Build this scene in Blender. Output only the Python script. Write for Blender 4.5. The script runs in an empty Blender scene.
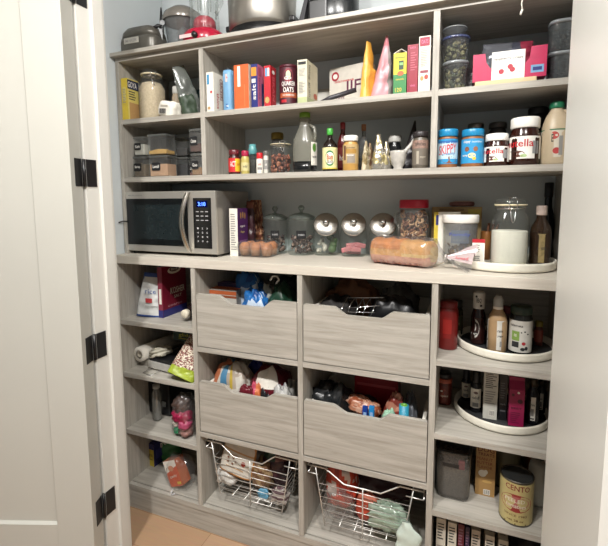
import bpy, bmesh, math, random
from mathutils import Vector, Matrix, noise, Euler
PI = math.pi
random.seed(7)
COL = bpy.context.scene.collection

# ------------------------------------------------------------------ camera
CAM = dict(x=.9623, y=-1.3668, z=.2312 + 1.16, yaw=.3735, pitch=-.1063, roll=-.0057, f=419.63, py=-28.45)
_cy, _sy, _cp, _sp = math.cos(CAM['yaw']), math.sin(CAM['yaw']), math.cos(CAM['pitch']), math.sin(CAM['pitch'])
CP = Vector((CAM['x'], CAM['y'], CAM['z']))
FW = Vector((-_sy * _cp, _cy * _cp, _sp)); R0 = Vector((_cy, _sy, 0)); U0 = R0.cross(FW)
_cr, _sr = math.cos(CAM['roll']), math.sin(CAM['roll'])
RT = R0 * _cr + U0 * _sr; UP = -R0 * _sr + U0 * _cr

def at(u, v, x=None, y=None, z=None):
    """world point seen at a pixel, at a known distance (one world coordinate given)"""
    d = FW + RT * ((u - 304) / CAM['f']) - UP * ((v - 273 - CAM['py']) / CAM['f'])
    k, val = (0, x) if x is not None else (1, y) if y is not None else (2, z)
    return CP + d * ((val - CP[k]) / d[k])

cam = bpy.data.cameras.new('camera'); co = bpy.data.objects.new('camera', cam); COL.objects.link(co)
cam.sensor_fit = 'HORIZONTAL'; cam.sensor_width = 36
cam.lens = CAM['f'] / 608 * 36
cam.shift_x = 0; cam.shift_y = CAM['py'] / 608
co.matrix_world = Matrix((RT, UP, -FW)).transposed().to_4x4(); co.location = CP
cam.clip_start = .02
bpy.context.scene.camera = co

# ------------------------------------------------------------------ materials
MC = {}
def lin(c):
    c /= 255.
    return c / 12.92 if c <= .04045 else ((c + .055) / 1.055) ** 2.4
def rgb(h):
    return (lin(int(h[0:2], 16)), lin(int(h[2:4], 16)), lin(int(h[4:6], 16)), 1)
def newmat(n):
    m = bpy.data.materials.new(n); m.use_nodes = True; nt = m.node_tree; nt.nodes.clear()
    out = nt.nodes.new('ShaderNodeOutputMaterial'); return m, nt, out
def K(h, rough=.5, metal=0, var=.06, scale=40, bump=0):
    """plain coloured material with a little procedural variation"""
    key = (h, rough, metal, var, scale, bump)
    if key in MC: return MC[key]
    m, nt, out = newmat('paint_' + h)
    b = nt.nodes.new('ShaderNodeBsdfPrincipled'); nt.links.new(b.outputs[0], out.inputs[0])
    c = rgb(h)
    b.inputs['Roughness'].default_value = rough; b.inputs['Metallic'].default_value = metal
    tc = nt.nodes.new('ShaderNodeTexCoord'); no = nt.nodes.new('ShaderNodeTexNoise'); no.inputs['Scale'].default_value = scale
    nt.links.new(tc.outputs['Object'], no.inputs['Vector'])
    cr = nt.nodes.new('ShaderNodeValToRGB')
    cr.color_ramp.elements[0].position = .3; cr.color_ramp.elements[1].position = .7
    cr.color_ramp.elements[0].color = tuple(x * (1 - var) for x in c[:3]) + (1,)
    cr.color_ramp.elements[1].color = tuple(min(1, x * (1 + var)) for x in c[:3]) + (1,)
    nt.links.new(no.outputs['Fac'], cr.inputs[0]); nt.links.new(cr.outputs[0], b.inputs['Base Color'])
    if bump:
        bp = nt.nodes.new('ShaderNodeBump'); bp.inputs['Strength'].default_value = bump; bp.inputs['Distance'].default_value = .003
        nt.links.new(no.outputs['Fac'], bp.inputs['Height']); nt.links.new(bp.outputs[0], b.inputs['Normal'])
    MC[key] = m; return m
def wood(name, axis, c0='928d83', c1='b4afa6', s=1.0):
    m, nt, out = newmat(name)
    b = nt.nodes.new('ShaderNodeBsdfPrincipled'); nt.links.new(b.outputs[0], out.inputs[0]); b.inputs['Roughness'].default_value = .45
    tc = nt.nodes.new('ShaderNodeTexCoord'); mp = nt.nodes.new('ShaderNodeMapping')
    sc = [26, 26, 26]; sc[axis] = 1.6
    mp.inputs['Scale'].default_value = [q * s for q in sc]
    nt.links.new(tc.outputs['Object'], mp.inputs[0])
    n1 = nt.nodes.new('ShaderNodeTexNoise'); n1.inputs['Scale'].default_value = 2.2; n1.inputs['Detail'].default_value = 8; n1.inputs['Roughness'].default_value = .65; n1.inputs['Distortion'].default_value = .5
    nt.links.new(mp.outputs[0], n1.inputs[0])
    cr = nt.nodes.new('ShaderNodeValToRGB'); cr.color_ramp.elements[0].position = .3; cr.color_ramp.elements[1].position = .62
    cr.color_ramp.elements[0].color = rgb(c0); cr.color_ramp.elements[1].color = rgb(c1)
    nt.links.new(n1.outputs['Fac'], cr.inputs[0]); nt.links.new(cr.outputs[0], b.inputs['Base Color'])
    bp = nt.nodes.new('ShaderNodeBump'); bp.inputs['Strength'].default_value = .15; bp.inputs['Distance'].default_value = .001
    nt.links.new(n1.outputs['Fac'], bp.inputs['Height']); nt.links.new(bp.outputs[0], b.inputs['Normal'])
    return m
WX = wood('grey_oak_laminate_x', 0); WZ = wood('grey_oak_laminate_z', 2); WY = wood('grey_oak_laminate_y', 1)
WTOP = wood('pale_worktop_laminate', 0, 'bcb5a8', 'cdc6ba')
def thin(name, tint='e8efec', gl=.1, rough=.04, milky=0.0, milk='ffffff'):
    """thin clear wall: see-through with a fresnel reflection, optionally cloudy"""
    key = ('thin', name)
    if key in MC: return MC[key]
    m, nt, out = newmat(name)
    tr = nt.nodes.new('ShaderNodeBsdfTransparent'); tr.inputs[0].default_value = rgb(tint)
    g = nt.nodes.new('ShaderNodeBsdfGlossy'); g.inputs['Roughness'].default_value = rough
    lw = nt.nodes.new('ShaderNodeLayerWeight'); pw = nt.nodes.new('ShaderNodeMath'); pw.operation = 'POWER'; pw.inputs[1].default_value = 4
    nt.links.new(lw.outputs['Facing'], pw.inputs[0])
    ad = nt.nodes.new('ShaderNodeMath'); ad.operation = 'MULTIPLY_ADD'; ad.use_clamp = True; ad.inputs[1].default_value = .55; ad.inputs[2].default_value = gl
    nt.links.new(pw.outputs[0], ad.inputs[0])
    base = tr
    if milky:
        df = nt.nodes.new('ShaderNodeBsdfDiffuse'); df.inputs[0].default_value = rgb(milk)
        mm = nt.nodes.new('ShaderNodeMixShader'); mm.inputs[0].default_value = milky
        nt.links.new(tr.outputs[0], mm.inputs[1]); nt.links.new(df.outputs[0], mm.inputs[2]); base = mm
    mx = nt.nodes.new('ShaderNodeMixShader')
    nt.links.new(ad.outputs[0], mx.inputs[0]); nt.links.new(base.outputs[0], mx.inputs[1]); nt.links.new(g.outputs[0], mx.inputs[2])
    nt.links.new(mx.outputs[0], out.inputs[0])
    MC[key] = m; return m
GLASS = thin('clear_glass', 'f3f6f4', .04, .03, .02)
CLEARP = thin('clear_plastic', 'f0f2f1', .05, .12, .04)
FILM = thin('clear_film', 'fafafa', .07, .16, .03)
SMOKE = thin('smoky_plastic', '8f918f', .05, .15, .08, '8a8a88')
MILKJUG = thin('cloudy_plastic', 'd8d8cf', .04, .2, .20, 'cfcdc0')
GREYJAR = thin('grey_glass', 'a9aeac', .05, .08, .05)
STEEL = K('a09b93', .38, .9, .04, 12)
STEELD = K('77736d', .35, 1)
CHROME = K('d8d8d8', .14, 1, .02)
WIREM = K('e6e5e1', .38, .85, .02)
BLACK = K('141415', .35); BLACKM = K('1a1a1b', .7); DARK = K('252427', .5)
WHITE = K('e9e6df', .45); PAPER = K('e2ddd2', .7); CREAM = K('d9d0bc', .6)
INK = K('2a2a2c', .7); GREYINK = K('8c8a86', .7)
def emis(name, h, s):
    m, nt, out = newmat(name); e = nt.nodes.new('ShaderNodeEmission'); e.inputs[0].default_value = rgb(h); e.inputs[1].default_value = s
    nt.links.new(e.outputs[0], out.inputs[0]); return m

# ------------------------------------------------------------------ mesh builder
TXT = {}
def textmesh(s):
    if s in TXT: return TXT[s]
    c = bpy.data.curves.new('t', 'FONT'); c.body = s; c.size = 1; c.offset = .012; c.resolution_u = 2
    o = bpy.data.objects.new('t', c); me = bpy.data.meshes.new_from_object(o)
    bm = bmesh.new(); bm.from_mesh(me); bmesh.ops.triangulate(bm, faces=bm.faces)
    vs = [v.co.copy() for v in bm.verts]; bm.verts.index_update(); fs = [[v.index for v in f.verts] for f in bm.faces]; bm.free()
    x0, x1 = min(v.x for v in vs), max(v.x for v in vs); y0, y1 = min(v.y for v in vs), max(v.y for v in vs)
    vs = [((v.x - x0) / (x1 - x0) - .5, (v.y - y0) / max(1e-6, y1 - y0) - .5) for v in vs]
    bpy.data.objects.remove(o); bpy.data.meshes.remove(me); bpy.data.curves.remove(c)
    TXT[s] = (vs, fs); return TXT[s]

class MB:
    def __init__(s): s.v = []; s.f = []; s.m = []; s.sm = []; s.mats = []
    def mi(s, m):
        if m not in s.mats: s.mats.append(m)
        return s.mats.index(m)
    def add(s, vs, fs, mat, smooth=False, M=None):
        b = len(s.v); s.v += [(M @ Vector(p)) if M else Vector(p) for p in vs]
        for i, f in enumerate(fs):
            s.f.append([b + k for k in f]); s.m.append(s.mi(mat[i] if isinstance(mat, list) else mat)); s.sm.append(smooth)
        return s
    def box(s, x0, y0, z0, x1, y1, z1, mat, bev=0, M=None):
        if bev:
            bm = bmesh.new(); bmesh.ops.create_cube(bm, size=1)
            for v in bm.verts: v.co = Vector(((x0 + x1) / 2 + v.co.x * (x1 - x0), (y0 + y1) / 2 + v.co.y * (y1 - y0), (z0 + z1) / 2 + v.co.z * (z1 - z0)))
            bmesh.ops.bevel(bm, geom=bm.edges[:], offset=bev, segments=2, profile=.6, affect='EDGES')
            bm.verts.index_update(); vs = [v.co.copy() for v in bm.verts]; fs = [[v.index for v in f.verts] for f in bm.faces]; bm.free()
            return s.add(vs, fs, mat, False, M)
        vs = [(x0, y0, z0), (x1, y0, z0), (x1, y1, z0), (x0, y1, z0), (x0, y0, z1), (x1, y0, z1), (x1, y1, z1), (x0, y1, z1)]
        fs = [(0, 3, 2, 1), (4, 5, 6, 7), (0, 1, 5, 4), (1, 2, 6, 5), (2, 3, 7, 6), (3, 0, 4, 7)]
        return s.add(vs, fs, mat, False, M)
    def lathe(s, prof, mat, seg=28, M=None, smooth=True, sup=2.0, ax=1.0, ay=1.0):
        """profile of (radius, z); sup > 2 squares the section"""
        vs = []; fs = []; mt = []; rings = []
        for (r, z) in prof:
            if r < 1e-5: rings.append([len(vs)]); vs.append((0, 0, z)); continue
            ids = []
            for k in range(seg):
                a = 2 * PI * k / seg; c, q = math.cos(a), math.sin(a)
                if sup != 2.0:
                    e = (abs(c) ** sup + abs(q) ** sup) ** (-1 / sup); c *= e; q *= e
                ids.append(len(vs)); vs.append((r * c * ax, r * q * ay, z))
            rings.append(ids)
        for i in range(len(rings) - 1):
            A, B = rings[i], rings[i + 1]
            m = mat[i] if isinstance(mat, list) else mat
            for k in range(seg):
                k2 = (k + 1) % seg
                if len(A) == 1 and len(B) == 1: continue
                if len(A) == 1: fs.append((A[0], B[k2], B[k]))
                elif len(B) == 1: fs.append((A[k], A[k2], B[0]))
                else: fs.append((A[k], A[k2], B[k2], B[k]))
                mt.append(m)
        return s.add(vs, fs, mt, smooth, M)
    def tube(s, pts, r, mat, seg=8, closed=False, M=None):
        pts = [Vector(p) for p in pts]; n = len(pts); vs = []; fs = []
        prev = None
        for i, p in enumerate(pts):
            if closed: t = pts[(i + 1) % n] - pts[i - 1]
            else: t = pts[min(i + 1, n - 1)] - pts[max(i - 1, 0)]
            t.normalize()
            a = (prev - t * prev.dot(t)) if prev else t.orthogonal()
            if a.length < 1e-6: a = t.orthogonal()
            a.normalize(); prev = a; b = t.cross(a)
            for k in range(seg):
                g = 2 * PI * k / seg; vs.append(p + a * (r * math.cos(g)) + b * (r * math.sin(g)))
        for i in range(n if closed else n - 1):
            j = (i + 1) % n
            for k in range(seg):
                k2 = (k + 1) % seg; fs.append((i * seg + k, i * seg + k2, j * seg + k2, j * seg + k))
        if not closed: fs.append(tuple(range(seg))[::-1]); fs.append(tuple((n - 1) * seg + k for k in range(seg)))
        return s.add(vs, fs, mat, True, M)
    def prism(s, poly, d0, d1, mat, axis='z', M=None):
        """poly of 2-D points extruded along axis: z (x,y), y (x,z), x (y,z)"""
        n = len(poly)
        def P(a, b, d): return (a, b, d) if axis == 'z' else (a, d, b) if axis == 'y' else (d, a, b)
        vs = [P(a, b, d0) for a, b in poly] + [P(a, b, d1) for a, b in poly]
        fs = [tuple(range(n))[::-1], tuple(range(n, 2 * n))] + [(i, (i + 1) % n, n + (i + 1) % n, n + i) for i in range(n)]
        return s.add(vs, fs, mat, False, M)
    def ball(s, c, r, mat, sub=1, M=None, sq=(1, 1, 1), rot=None):
        bm = bmesh.new(); bmesh.ops.create_icosphere(bm, subdivisions=sub, radius=r)
        bm.verts.index_update(); R = rot or Matrix.Identity(3)
        vs = [R @ Vector((v.co.x * sq[0], v.co.y * sq[1], v.co.z * sq[2])) + Vector(c) for v in bm.verts]
        fs = [[v.index for v in f.verts] for f in bm.faces]; bm.free()
        return s.add(vs, fs, mat, True, M)
    def text(s, t, o, rx, up, w, h, mat, M=None):
        vs, fs = textmesh(t); o = Vector(o); rx = Vector(rx); up = Vector(up)
        return s.add([o + rx * (a * w) + up * (b * h) for a, b in vs], fs, mat, False, M)
    def quad(s, o, rx, up, w, h, mat, M=None, ell=0):
        o = Vector(o); rx = Vector(rx); up = Vector(up)
        if ell: vs = [o + rx * (w / 2 * math.cos(2 * PI * k / 24)) + up * (h / 2 * math.sin(2 * PI * k / 24)) for k in range(24)]
        else: vs = [o + rx * (a * w / 2) + up * (b * h / 2) for a, b in ((-1, -1), (1, -1), (1, 1), (-1, 1))]
        return s.add(vs, [tuple(range(len(vs)))], mat, False, M)
    def cylpatch(s, r, z0, z1, a0, a1, mat, n=14, M=None, ell=False):
        vs = []; fs = []
        if ell:
            ca, cz, ra, rz = (a0 + a1) / 2, (z0 + z1) / 2, (a1 - a0) / 2, (z1 - z0) / 2
            vs = [(r * math.cos(ca), r * math.sin(ca), cz)]
            for k in range(20):
                g = 2 * PI * k / 20; a = ca + ra * math.cos(g); vs.append((r * math.cos(a), r * math.sin(a), cz + rz * math.sin(g)))
            return s.add(vs, [(0, 1 + k, 1 + (k + 1) % 20) for k in range(20)], mat, True, M)
        for k in range(n + 1):
            a = a0 + (a1 - a0) * k / n
            vs += [(r * math.cos(a), r * math.sin(a), z0), (r * math.cos(a), r * math.sin(a), z1)]
        fs = [(2 * k, 2 * k + 2, 2 * k + 3, 2 * k + 1) for k in range(n)]
        return s.add(vs, fs, mat, True, M)
    def cyltext(s, t, r, zc, ac, w, h, mat, M=None, tilt=0):
        vs, fs = textmesh(t); out = []
        for a, b in vs:
            x = a * w; z = b * h + x * tilt; g = ac + x / r
            out.append((r * math.cos(g), r * math.sin(g), zc + z))
        return s.add(out, fs, mat, False, M)
    def build(s, name, parent=None):
        me = bpy.data.meshes.new(name); me.from_pydata([tuple(p) for p in s.v], [], s.f)
        for m in s.mats: me.materials.append(m)
        me.polygons.foreach_set('material_index', s.m); me.polygons.foreach_set('use_smooth', s.sm); me.update()
        o = bpy.data.objects.new(name, me); COL.objects.link(o)
        if parent is not None: o.parent = parent
        return o

def tag(o, label, cat, group=None, kind=None):
    o['label'] = label; o['category'] = cat
    if group: o['group'] = group
    if kind: o['kind'] = kind
    return o
def T(name, label, cat, loc, rz=0, group=None):
    o = bpy.data.objects.new(name, None); COL.objects.link(o); o.location = loc; o.rotation_euler = (0, 0, rz); o.empty_display_size = .05
    return tag(o, label, cat, group)
def struct(name, mb, parent=None):
    o = mb.build(name, parent)
    if parent is None: o['kind'] = 'structure'
    return o
def copy_tree(o, parent=None):
    c = o.copy(); COL.objects.link(c)
    if parent is not None: c.parent = parent
    for ch in list(o.children): copy_tree(ch, c)
    return c

# ------------------------------------------------------------------ main dimensions (metres, floor z = 0)
YU, YB = .0632, .383
XL0, XL = -.452, -.4352
V1, V2, V3, XR, XR0 = (-.0582, -.0385), (.399, .4187), (.8619, .8816), 1.250, 1.267
U1, U3 = (-.0325, -.0128), (.8406, .8603)
ZCT = 1.16; ZTO = 1.9729; ZM = 1.7353; ZS = 1.4918; ZTOP = 2.004
ZR1, ZR2 = .8045, .4416; ZBOT = .116
ZA, ZB_, ZC_ = .8768, .639, .3746
ZP, ZQ, ZR = .8772, .6279, .356
TH = .0197

# ------------------------------------------------------------------ room shell
WALL = K('c8ced0', .7, 0, .015, 6); TRIMW = K('cfcdc6', .4, 0, .01, 5); DOORW = K('bab9b1', .42, 0, .012, 4)
def planks():
    m, nt, out = newmat('light_oak_floor')
    b = nt.nodes.new('ShaderNodeBsdfPrincipled'); nt.links.new(b.outputs[0], out.inputs[0]); b.inputs['Roughness'].default_value = .4
    tc = nt.nodes.new('ShaderNodeTexCoord'); mp = nt.nodes.new('ShaderNodeMapping'); mp.inputs['Rotation'].default_value = (0, 0, 0)
    nt.links.new(tc.outputs['Object'], mp.inputs[0])
    br = nt.nodes.new('ShaderNodeTexBrick'); br.inputs['Scale'].default_value = 1; br.inputs['Brick Width'].default_value = 1.4; br.inputs['Row Height'].default_value = .16
    br.inputs['Mortar Size'].default_value = .0015; br.inputs['Color1'].default_value = rgb('b8977a'); br.inputs['Color2'].default_value = rgb('ad8b6c'); br.inputs['Mortar'].default_value = rgb('8f6e50')
    nt.links.new(mp.outputs[0], br.inputs[0])
    n = nt.nodes.new('ShaderNodeTexNoise'); mp2 = nt.nodes.new('ShaderNodeMapping'); mp2.inputs['Scale'].default_value = (2, 30, 1); nt.links.new(tc.outputs['Object'], mp2.inputs[0]); nt.links.new(mp2.outputs[0], n.inputs[0]); n.inputs['Detail'].default_value = 6
    mx = nt.nodes.new('ShaderNodeMix'); mx.data_type = 'RGBA'; mx.blend_type = 'MULTIPLY'; mx.inputs[0].default_value = .25
    nt.links.new(br.outputs[0], mx.inputs[6]); nt.links.new(n.outputs['Color'], mx.inputs[7]); nt.links.new(mx.outputs[2], b.inputs['Base Color'])
    return m
struct('floor', MB().box(-3, -4.2, -.05, 4, .5, 0, planks()))
struct('ceiling', MB().box(-3, -4.2, 2.74, 4, .5, 2.80, K('d8d8d4', .8, 0, .01)))
struct('wall_back', MB().box(-.56, YB + .002, 0, 1.38, YB + .1, 2.74, WALL))
struct('wall_left', MB().box(-.56, -.168, 0, XL0 - .006, YB + .002, 2.74, WALL))
struct('wall_right', MB().box(XR0 + .006, -.168, 0, 1.38, YB + .002, 2.74, WALL))
DH = 2.56
# doorway wall: left stretch, right stretch and the header over the opening
struct('wall_front_left', MB().box(-3, -.284, 0, -.290, -.170, 2.74, WALL))
struct('wall_front_right', MB().box(1.192, -.62, 0, 3.2, -.170, 2.74, WALL))
struct('wall_header', MB().box(-.290, -.284, DH + .03, 1.192, -.170, 2.74, WALL))
# left jamb lining with door stop and rounded inner casing
J = -.265
jp = [(-.290, -.284), (J, -.284), (J, -.228), (J + .011, -.226), (J + .011, -.186), (J + .006, -.182), (J + .005, -.172), (J - .002, -.1655), (-.290, -.1655)]
struct('trim_1', MB().prism(jp, .004, DH, TRIMW))
struct('trim_2', MB().prism([(1.192, -.62), (1.173, -.62), (1.173, -.172), (1.176, -.168), (1.192, -.168)], 0, DH, K('e2e2dc', .4, 0, .01, 5)))  # right jamb: same trim paint, its colour lightened to look more brightly lit
struct('trim_3', MB().box(-.290, -.284, DH, 1.192, -.168, DH + .03, TRIMW))
struct('trim_4', MB().prism([(-.376, -.284), (-.292, -.284), (-.292, -.298), (-.30, -.302), (-.366, -.302), (-.376, -.296)], 0, DH + .07, TRIMW))
# the open door, swung back towards the viewer: root at the hinge line
th = math.radians(20)
door = bpy.data.objects.new('door_1', None); COL.objects.link(door); door['kind'] = 'structure'
door.location = (J - .006, -.292, 0); door.rotation_euler = (0, 0, PI + th)
# local: +x along the leaf away from the hinge, +y towards the viewer side (room), thickness .052
DT = .068; LW = .72; ST = .130; D0, D1 = .012, 2.44; BR = .240
mb = MB()
mb.box(0, 0, D0, ST, DT, D1, DOORW, .0015); mb.box(LW - ST, 0, D0, LW, DT, D1, DOORW, .0015)
struct_l = mb.build('door_stile', door)
MB().box(ST, .001, D0, LW - ST, DT - .0005, BR, DOORW, .001).build('door_rail', door)
MB().box(ST, .001, D1 - ST, LW - ST, DT - .0005, D1, DOORW, .001).build('door_rail', door)
mb = MB().box(ST - .001, .012, BR - .001, LW - ST + .001, DT - .012, D1 - ST + .001, DOORW)
# bevelled sticking round the panel
y0, y1 = DT - .012, DT - .0005
for (a, b, c, d) in ((ST, BR, ST, D1 - ST),):
    w = .006
    mb.add([(ST, y1, BR), (ST, y1, D1 - ST), (ST + w, y0, D1 - ST - w), (ST + w, y0, BR + w)], [(0, 1, 2, 3)], DOORW)
    mb.add([(ST, y1, BR), (ST + w, y0, BR + w), (LW - ST - w, y0, BR + w), (LW - ST, y1, BR)], [(0, 1, 2, 3)], DOORW)
mb.build('door_panel', door)
HB = K('0d0d10', .4)
for zc in (.262, .872, 1.487, 2.085):
    h = .0465
    mb = MB()
    mb.box(-.0018, .004, zc - h, .0005, DT - .024, zc + h, HB)          # leaf on the door edge
    mb.tube([(-.006, -.003, zc - h), (-.006, -.003, zc + h)], .006, HB, 10)
    mb.build('hinge', door)
    hh = MB().box(J - .0005, -.280, zc - h, J + .002, -.2385, zc + h, HB); o = hh.build('hinge_leaf'); o['kind'] = 'structure'; o.name = 'trim_hinge_leaf'

# ------------------------------------------------------------------ base cabinet
base = T('base_cabinet', 'grey oak laminate base cabinet with open cubbies, scooped drawers and wire baskets', 'cabinet', (0, 0, 0))
def pb(name, *a, parent=base, bev=.0008):
    return MB().box(*a[:6], a[6], bev).build(name, parent)
zt0 = ZCT - .034
pb('side_panel', XL0, 0, 0, XL, YB, zt0, WZ); pb('side_panel', XR, 0, 0, XR0, YB, zt0, WZ)
for V in (V1, V2, V3): pb('divider', V[0], .0, ZBOT, V[1], YB - .006, zt0, WZ)
pb('back_panel', XL, YB - .006, ZBOT, XR, YB, zt0, WX)
pb('bottom_panel', XL, .021, ZBOT - .02, XR, YB - .006, ZBOT + .0, WX)
pb('front_lip', XL, 0, ZBOT - .026, XR, .017, ZBOT - .002, WX)
pb('kick_board', XL, .003, 0, XR, .018, ZBOT - .028, WX)
for z in (ZA, ZB_, ZC_): pb('shelf', XL, .001, z - TH, V1[0], YB - .006, z, WX)
for z in (ZP, ZQ, ZR): pb('shelf', V3[1], .001, z - TH, XR, YB - .006, z, WX)
for a, b in ((V1[1], V2[0]), (V2[1], V3[0])):
    for z in (ZR1, ZR2): pb('shelf', a, .001, z - TH, b, YB - .006, z, WX)

def drawer(x0, x1, z0, z1, cut):
    """scoop-fronted drawer; cut = distances along x of the scoop's four turning points and the dip"""
    d = bpy.data.objects.new('drawer', None); COL.objects.link(d); d.parent = base; d.location = (0, 0, 0)
    a, b, c, e, dip = cut
    pts = [(x0, z0), (x1, z0), (x1, z1 - .003), (x1 - .003, z1)]
    def curve(xa, za, xb, zb):
        out = []
        for k in range(9):
            t = k / 8; q = t * t * (3 - 2 * t); q = .55 * q + .45 * t
            out.append((xa + (xb - xa) * t, za + (zb - za) * q))
        return out
    pts += curve(e, z1, c, z1 - dip) + curve(b, z1 - dip, a, z1) + [(x0 + .003, z1), (x0, z1 - .003)]
    mb = MB().prism(pts, .002, .019, WX, 'y'); mb.build('drawer_front', d)
    zb = z0 + .02; zs = z1 - .022
    mb = MB().box(x0 + .010, .019, z0 + .012, x0 + .022, YB - .02, zs, PAPER, .001); mb.build('drawer_side', d)
    mb = MB().box(x1 - .022, .019, z0 + .012, x1 - .010, YB - .02, zs, PAPER, .001); mb.build('drawer_side', d)
    MB().box(x0 + .022, YB - .032, z0 + .012, x1 - .022, YB - .02, zs, PAPER, .001).build('drawer_back', d)
    MB().box(x0 + .022, .019, z0 + .012, x1 - .022, YB - .032, zb, PAPER).build('drawer_bottom', d)
    return zb
G = .003
x0, x1 = V1[1] + G, V2[0] - G
ZD1 = drawer(x0, x1, ZR1 + .004, 1.021, (.066, .122, .255, .298, .030))
ZD3 = drawer(x0, x1, ZR2 + .006, .6595, (.072, .122, .258, .300, .025))
x0, x1 = V2[1] + G, V3[0] - G
drawer(x0, x1, ZR1 + .004, 1.019, (.535, .582, .700, .742, .027))
drawer(x0, x1, ZR2 + .006, .6595, (.532, .584, .700, .736, .024))

def basket(x0, x1, scoop):
    """sliding chrome wire basket with dipped front rim"""
    b = bpy.data.objects.new('wire_basket', None); COL.objects.link(b); b.parent = base
    za = .398; zb = .180; y0, y1 = .022, .36; ins = .035
    s0, s1, s2, s3 = scoop
    def rim(z):
        return z
    mb = MB(); r = .0022
    front = [(x0, y0, za), (s0, y0, za), (s1, y0, za - .045), (s2, y0, za - .045), (s3, y0, za + .0), (x1, y0, za)]
    mb.tube(front, .0028, WIREM)
    mb.tube([(x0, y0, za), (x0, y1, za), (x1, y1, za), (x1, y0, za)], .0028, WIREM)
    mb.tube([(x0, y0 + .004, za - .032), (x0, y1, za - .032)], r, WIREM); mb.tube([(x1, y0 + .004, za - .032), (x1, y1, za - .032)], r, WIREM)
    mb.tube([(x0, y0 + .002, za - .032), (x0 + .04, y0 + .002, za - .032)], r, WIREM); mb.tube([(x1 - .06, y0 + .002, za - .032), (x1, y0 + .002, za - .032)], r, WIREM)
    # body tapers: xl(z), xr(z)
    def xl(z): return x0 + .030 + ins * (za - z) / (za - zb)
    def xr(z): return x1 - .034 - ins * (za - z) / (za - zb)
    mb.build('rim', b)
    mb = MB()
    for zz in [zb + k * (za - .065 - zb) / 6 for k in range(7)]:
        mb.tube([(xl(zz), y0, zz), (xr(zz), y0, zz), (xr(zz), y1 - .02, zz), (xl(zz), y1 - .02, zz)], .0015, WIREM, 6, True)
    for (xt, yy) in ((0, y0), (1, y0), (0, y1 - .02), (1, y1 - .02), (0, .12), (0, .2), (0, .28), (1, .12), (1, .2), (1, .28)):
        f = xl if xt == 0 else xr
        mb.tube([(f(za), yy, za), (f(zb - .012), yy, zb - .012 if yy < .03 else zb)], .0022, WIREM, 6)
    xm = (x0 + x1) / 2
    mb.tube([(xm, y0 - .001, za - .045), (xm, y0 - .001, zb - .018)], .0026, WIREM, 6)
    for k in range(15):
        yy = y0 + k * (y1 - .02 - y0) / 14; mb.tube([(xl(zb), yy, zb), (xr(zb), yy, zb)], .0013, WIREM, 5)
    for k in range(1, 5):
        xx = xl(zb) + k * (xr(zb) - xl(zb)) / 5; mb.tube([(xx, y0, zb - .002), (xx, y1 - .02, zb - .002)], .0016, WIREM, 5)
    mb.build('wire_mesh', b)
    MB().box(x0 - .006, y0 + .012, za - .045, x0 - .003, y1, za - .01, DARK).build('slide_rail', b)
    MB().box(x1 + .003, y0 + .012, za - .045, x1 + .006, y1, za - .01, DARK).build('slide_rail', b)
basket(V1[1] + .010, V2[0] - .010, (.045, .105, .235, .292))
basket(V2[1] + .010, V3[0] - .010, (.498, .570, .705, .772))

wt = MB().box(XL0 - .001, -.003, zt0, XR0, YB, ZCT, WTOP, .0015).build('worktop')
tag(wt, 'pale laminate worktop slab running the whole width above the drawers', 'worktop')

# ------------------------------------------------------------------ upper shelving unit
up = T('upper_shelving_unit', 'grey oak laminate open shelving unit with overhanging top above the worktop', 'shelving', (0, YU, ZCT))
def ub(name, x0, y0, z0, x1, y1, z1, m): return MB().box(x0, y0 - YU, z0 - ZCT, x1, y1 - YU, z1 - ZCT, m, .0008).build(name, up)
ub('side_panel', XL0, YU, ZCT, XL, YB, ZTO, WZ); ub('side_panel', XR, YU, ZCT, XR0, YB, ZTO, WZ)
ub('top_panel', XL0, YU, ZTO, XR0, YB, ZTO + .0165, WX); ub('cornice', XL0 - .004, YU - .024, ZTO + .0165, XR0 + .002, YB, ZTOP, WX)
ub('shelf', XL, YU + .001, ZS - .021, XR, YB, ZS, WX)
for a, b in ((XL, U1[0]), (U1[1], U3[0]), (U3[1], XR)): ub('shelf', a, YU + .001, ZM - TH, b, YB, ZM, WX)
for U in (U1, U3): ub('divider', U[0], YU, ZS, U[1], YB, ZTO, WZ)

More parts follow.
